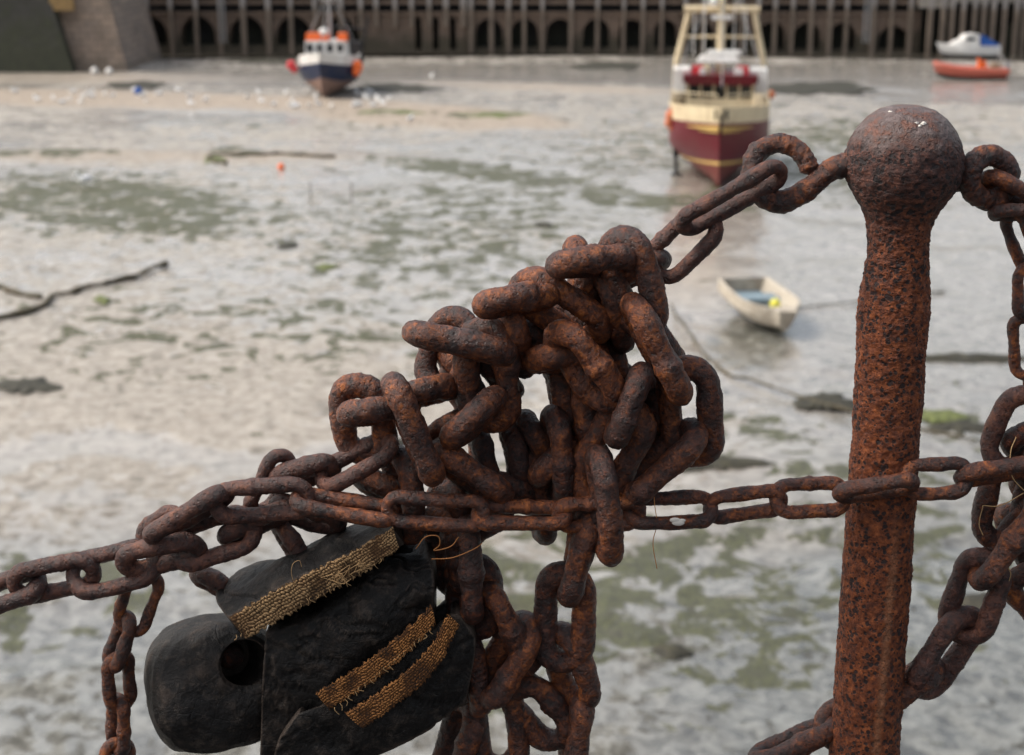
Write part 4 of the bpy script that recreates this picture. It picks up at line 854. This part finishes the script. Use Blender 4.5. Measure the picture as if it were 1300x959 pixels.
def woven(root, top, bot, d, name='woven_edge', nu=300, nv=44, tu=58, tv=8, seed=3, mat='weave'):
    T = catmull(top, 12); Bt = catmull(bot, 12)
    def rs(q): t = np.linspace(0, len(q)-1, nu); return np.array([[np.interp(tt, np.arange(len(q)), q[:, k]) for k in range(2)] for tt in t])
    T, Bt = rs(T), rs(Bt); vv = np.linspace(0, 1, nv); G2 = T[None]*(1-vv)[:, None, None]+Bt[None]*vv[:, None, None]
    uu = np.linspace(0, 1, nu)[None].repeat(nv, 0); vg = vv[:, None].repeat(nu, 1); pp = np.c_[uu.ravel()*8, vg.ravel()*1.5, np.zeros(uu.size)]
    jit = fbm(pp*3, seed, 3).reshape(nv, nu)-.5
    j2 = fbm(pp*9+2, seed+5, 2).reshape(nv, nu)-.5; row = vg*tv+jit*1.3+j2*.5; ri = np.floor(row); cu = uu*tu+jit*2.4+j2*.9+.5*(ri % 2)
    kn = (np.abs(np.sin(cu*math.pi))**.7)*(np.abs(np.sin(row*math.pi))**.7); fray = fbm(pp*1.3+3, seed+9, 3).reshape(nv, nu)
    kn = .22+kn*(.45+.75*sstep(.34, .6, fray))+.22*j2; kn = np.clip(kn, 0, 1.3)
    edge = np.minimum(vg, 1-vg)*2; G2 = G2+((vnoise(np.c_[uu.ravel()*90, vg.ravel()*0, 0*vg.ravel()], seed).reshape(nv, nu)-.5)*(np.abs(vg-.5)*2)**6*5)[:, :, None]*np.array([.3, 1])
    V = np.array([[fp(G2[i, j, 0], G2[i, j, 1], d-.17*kn[i, j]-.12*min(1, edge[i, j]*4)) for j in range(nu)] for i in range(nv)]).reshape(-1, 3)
    back = np.array([[fp(G2[i, j, 0], G2[i, j, 1], d+.55) for j in range(nu)] for i in range(nv)]).reshape(-1, 3)
    f = []; k = nu*nv
    for i in range(nv-1):
        for j in range(nu-1): a = i*nu+j; f.append((a, a+nu, a+nu+1, a+1)); 
    for j in range(nu-1): f.append((j, j+1, k+j+1, k+j)); a = (nv-1)*nu+j; f.append((a, k+a, k+a+1, a+1))
    for i in range(nv-1): a = i*nu; f.append((a, k+a, k+a+nu, a+nu)); a = i*nu+nu-1; f.append((a, a+nu, k+a+nu, k+a))
    b = MB(); b.add(np.vstack([V, back]), f); o = b.build(name, M[mat], root, smooth=True, origin=tuple(root.location), loc=(0, 0, 0))
    t = o.data.attributes.new('knot', 'FLOAT', 'POINT'); t.data.foreach_set('value', np.concatenate([kn.ravel(), kn.ravel()*0]).astype(np.float32)); return o
def strands(root, pts, mat='fibre', r=.00055, name='loose_thread'):
    b = MB()
    for s_ in pts: b.tube(catmull([fp(*p_) for p_ in s_], 8), r, 5)
    return b.build(name, M[mat], root, smooth=True, origin=tuple(root.location), loc=(0, 0, 0))
dn = fp(312, 812, 0)-fp(292, 785, 0); dn = dn/np.linalg.norm(dn)
r1 = empty('rubber_flap', tuple(fp(400, 740)), 'top piece of black rubber belting with a long frayed tan edge, under the chain', 'rubber belting', 'pieces of rubber belting')
rows = [[(290, 785, -4.5), (345, 753, -4.5), (400, 725, -4.2), (450, 700, -4.), (499, 671, -3.8)], [(278, 768, -2.5), (322, 738, -2.), (385, 712, -2.), (440, 684, -2), (497, 660, -2.4)],
        [(276, 752, 0), (318, 722, .5), (375, 705, 1), (420, 682, 1), (498, 650, 0)], [(288, 742, 2.5), (330, 712, 3.5), (375, 714, 4), (430, 672, 4), (500, 650, 3)], [(300, 762, 4), (340, 735, 6), (380, 738, 6.5), (430, 700, 6.5), (505, 668, 5)]]
slab(rows, .020, seed=5, down=dn, amp=.9).build('belt_body', M['rubber'], r1, smooth=True, origin=tuple(r1.location), loc=(0, 0, 0))
woven(r1, [(291, 784), (345, 752), (400, 724), (450, 699), (499, 670)], [(312, 812), (365, 782), (420, 752), (465, 726), (507, 697)], -4.9)
strands(r1, [[(374, 742, -5.2), (370, 728, -5.5), (372, 716, -5.5), (380, 712, -5.3), (383, 720, -5.2)], [(430, 722, -5.2), (426, 714, -5.6), (434, 710, -5.6), (440, 718, -5.4)], [(446, 735, -5.2), (440, 740, -5.6), (446, 744, -5.4)]]+
        [[(300+i*7.3, 806-i*3.9, -5.0), (301+i*7.3+random.uniform(-3, 3), 809-i*3.9+random.uniform(0, 4), -5.2), (302+i*7.3+random.uniform(-5, 5), 812-i*3.9+random.uniform(0, 6), -5.0)] for i in range(26)]+
        [[(q0+random.uniform(-22, 22), 736-(q0-430)*.5+random.uniform(-12, 12), -5.1), (q0+random.uniform(-8, 8), 734-(q0-430)*.5+random.uniform(-9, 9), -5.5), (q0+random.uniform(-14, 14), 734-(q0-430)*.5+random.uniform(-12, 12), -5.3)] for q0 in np.linspace(420, 465, 12)], r=.0003)
r2 = empty('rubber_block', tuple(fp(450, 780)), 'thick folded block of black rubber belting, in the middle of the pile under the chain', 'rubber belting', 'pieces of rubber belting')
rows = [[(330, 985, -1.5), (400, 965, -1.8), (480, 930, -2), (552, 880, -1.6)], [(331, 925, -2.5), (400, 890, -2.9), (480, 840, -3), (551, 785, -2.4)], [(334, 855, -3.2), (400, 838, -3.6), (480, 795, -3.8), (551, 748, -2.8)], [(338, 806, -2.6), (400, 800, -3.1), (480, 757, -3.1), (548, 722, -2.2)],
        [(344, 786, -1.2), (400, 776, -1.7), (470, 733, -1.7), (540, 706, -1.)], [(350, 770, 1.5), (410, 757, 2), (460, 714, 2), (525, 697, 1.5)], [(360, 775, 6), (410, 765, 7), (460, 730, 7), (520, 712, 6)]]
slab(rows, .06, seed=15, down=np.array([0, .95, -.05]), amp=1.0).build('belt_body', M['rubber'], r2, smooth=True, origin=tuple(r2.location), loc=(0, 0, 0))
woven(r2, [(400, 880), (450, 850), (500, 812), (548, 768)], [(418, 901), (468, 870), (515, 832), (553, 792)], -4.7, seed=8, nu=240, tu=42, mat='weave_rusty')
strands(r2, [[(425+i*6.3, 898-i*5.2, -4.9), (426+i*6.3+random.uniform(-3, 3), 902-i*5.2, -5.0), (427+i*6.3+random.uniform(-4, 4), 905-i*5.2+random.uniform(-2, 3), -4.9)] for i in range(20)], r=.0004)
r3 = empty('rubber_strip', tuple(fp(540, 840)), 'lowest black rubber strip with an orange frayed edge, right end of the pile', 'rubber belting', 'pieces of rubber belting')
rows = [[(345, 1010, -2.6), (430, 985, -3), (520, 940, -3), (592, 895, -2.2)], [(350, 950, -3.6), (440, 930, -4.0), (530, 880, -4.0), (604, 822, -2.8)], [(372, 915, -4.1), (450, 885, -4.2), (525, 838, -4.0), (590, 790, -2.8)], [(385, 903, -3.4), (455, 868, -3.4), (520, 822, -3.2), (574, 776, -2.2)], [(395, 905, 0), (460, 870, 0), (520, 822, 0), (570, 780, 0)], [(400, 915, 5), (465, 885, 6), (525, 840, 6), (575, 800, 5)]]
slab(rows, .05, seed=25, down=np.array([0, .95, -.05]), amp=.8).build('belt_body', M['rubber'], r3, smooth=True, origin=tuple(r3.location), loc=(0, 0, 0))
woven(r3, [(438, 906), (490, 872), (540, 828), (569, 780)], [(460, 926), (508, 892), (552, 852), (584, 794)], -5.0, seed=18, nu=240, tu=42, mat='weave_rusty')
# left block with the bore
r4 = empty('rubber_fender_block', tuple(fp(275, 850)), 'rounded black rubber block with a dark bore, left of the frayed belting', 'rubber block')
b = MB(); cc = fp(300, 836, 3.); off = fp(272, 868, 3.)-cc; axd = np.array([.42, -.86, .28]); axd /= np.linalg.norm(axd); e1 = np.cross(axd, [0, 0, 1.]); e1 /= np.linalg.norm(e1); e2 = np.cross(e1, axd)
nA = 120; th = np.arange(nA)*2*math.pi/nA; prof = []
Ro, Ri, Tk = 92*S0, 30*S0, 50*S0
pr = [(Ri, -Tk), (Ri, Tk*.85), (Ri+4*S0, Tk), (Ri+25*S0, Tk+2*S0), (Ro-22*S0, Tk), (Ro-7*S0, Tk*.86), (Ro, Tk*.6), (Ro+1*S0, 0), (Ro, -Tk*.8), (Ro-6*S0, -Tk), (Ri, -Tk)]
pr = np.array(pr); tt = np.linspace(0, len(pr)-1, 70); pr = np.c_[np.interp(tt, np.arange(len(pr)), pr[:, 0]), np.interp(tt, np.arange(len(pr)), pr[:, 1])]
V = []
for r_, z_ in pr:
    sq = 1/np.maximum(np.abs(np.cos(th))**3.2+np.abs(np.sin(th))**3.2, 1e-6)**(1/3.2); k_s = (r_-Ri)/(Ro-Ri)
    rr_ = r_*(1+(sq-1)*.55*k_s); V.append(cc+off*k_s+axd*z_+np.cos(th)[:, None]*rr_[:, None]*e1+np.sin(th)[:, None]*rr_[:, None]*e2)
V = np.concatenate(V); rad_d = V-cc; rad_d /= np.linalg.norm(rad_d, axis=1)[:, None]+1e-9; V = V+((fbm(V*20, 61, 2)-.5)*.020+(fbm(V*110, 62, 3)-.5)*.003)[:, None]*axd+((fbm(V*20, 64, 3)-.5)*.014)[:, None]*rad_d
f = []
for i in range(len(pr)-1):
    for j in range(nA): f.append((i*nA+j, i*nA+(j+1) % nA, (i+1)*nA+(j+1) % nA, (i+1)*nA+j))
b.add(V, f); b.build('block_body', M['rubber'], r4, smooth=True, origin=tuple(r4.location), loc=(0, 0, 0))
b = MB(); b.tube([cc-axd*.032, cc-axd*.02, cc-axd*.008], [.014, .014, .010], 20); b.build('bolt', M['rust_dark'], r4, smooth=True, origin=tuple(r4.location), loc=(0, 0, 0))
b = MB(); b.tube([cc-axd*.042, cc-axd*.034, cc-axd*.030], [.034, .034, .026], 24); b.build('bore_plug', M['rubber'], r4, smooth=True, origin=tuple(r4.location), loc=(0, 0, 0))
# stray twine
def twine(name, strs, label, mat='fibre_orange', r=.0005):
    b = MB()
    for s_ in strs: b.tube(catmull([fp(*p_) for p_ in s_], 10), r, 6)
    o = b.build(name, M[mat], smooth=True, origin=tuple(fp(*strs[0][0]))); tag(o, label, 'twine'); return o
twine('twine', [[(528, 697, -3.9), (540, 682, -4.6), (556, 681, -4.6), (558, 692, -4.2), (551, 699, -4), (572, 694, -4.4), (582, 682, -4.2)], [(548, 710, -3.6), (575, 708, -4.4), (602, 697, -3.8), (612, 690, -3.5)]], 'curl of orange twine snagged under the thin chain above the rubber')
twine('twine', [[(830, 612, -3.2), (831, 640, -3.9), (834, 665, -3.9), (829, 690, -3.8), (834, 722, -3.6)]], 'single orange thread hanging from the thin chain right of the tangle', r=.0004)
twine('twine', [[(1290, 555, -3.), (1283, 575, -3.6), (1285, 605, -3.9), (1305, 628, -3.6)], [(1248, 642, -2.6), (1270, 642, -3.4), (1300, 626, -3.5)], [(1248, 642, -2.6), (1243, 665, -2.4), (1248, 680, -2.4)], [(1276, 716, -2.8), (1283, 728, -2.9), (1281, 738, -2.8)]], 'pale thread caught on the heavy chain at the right edge', 'fibre')
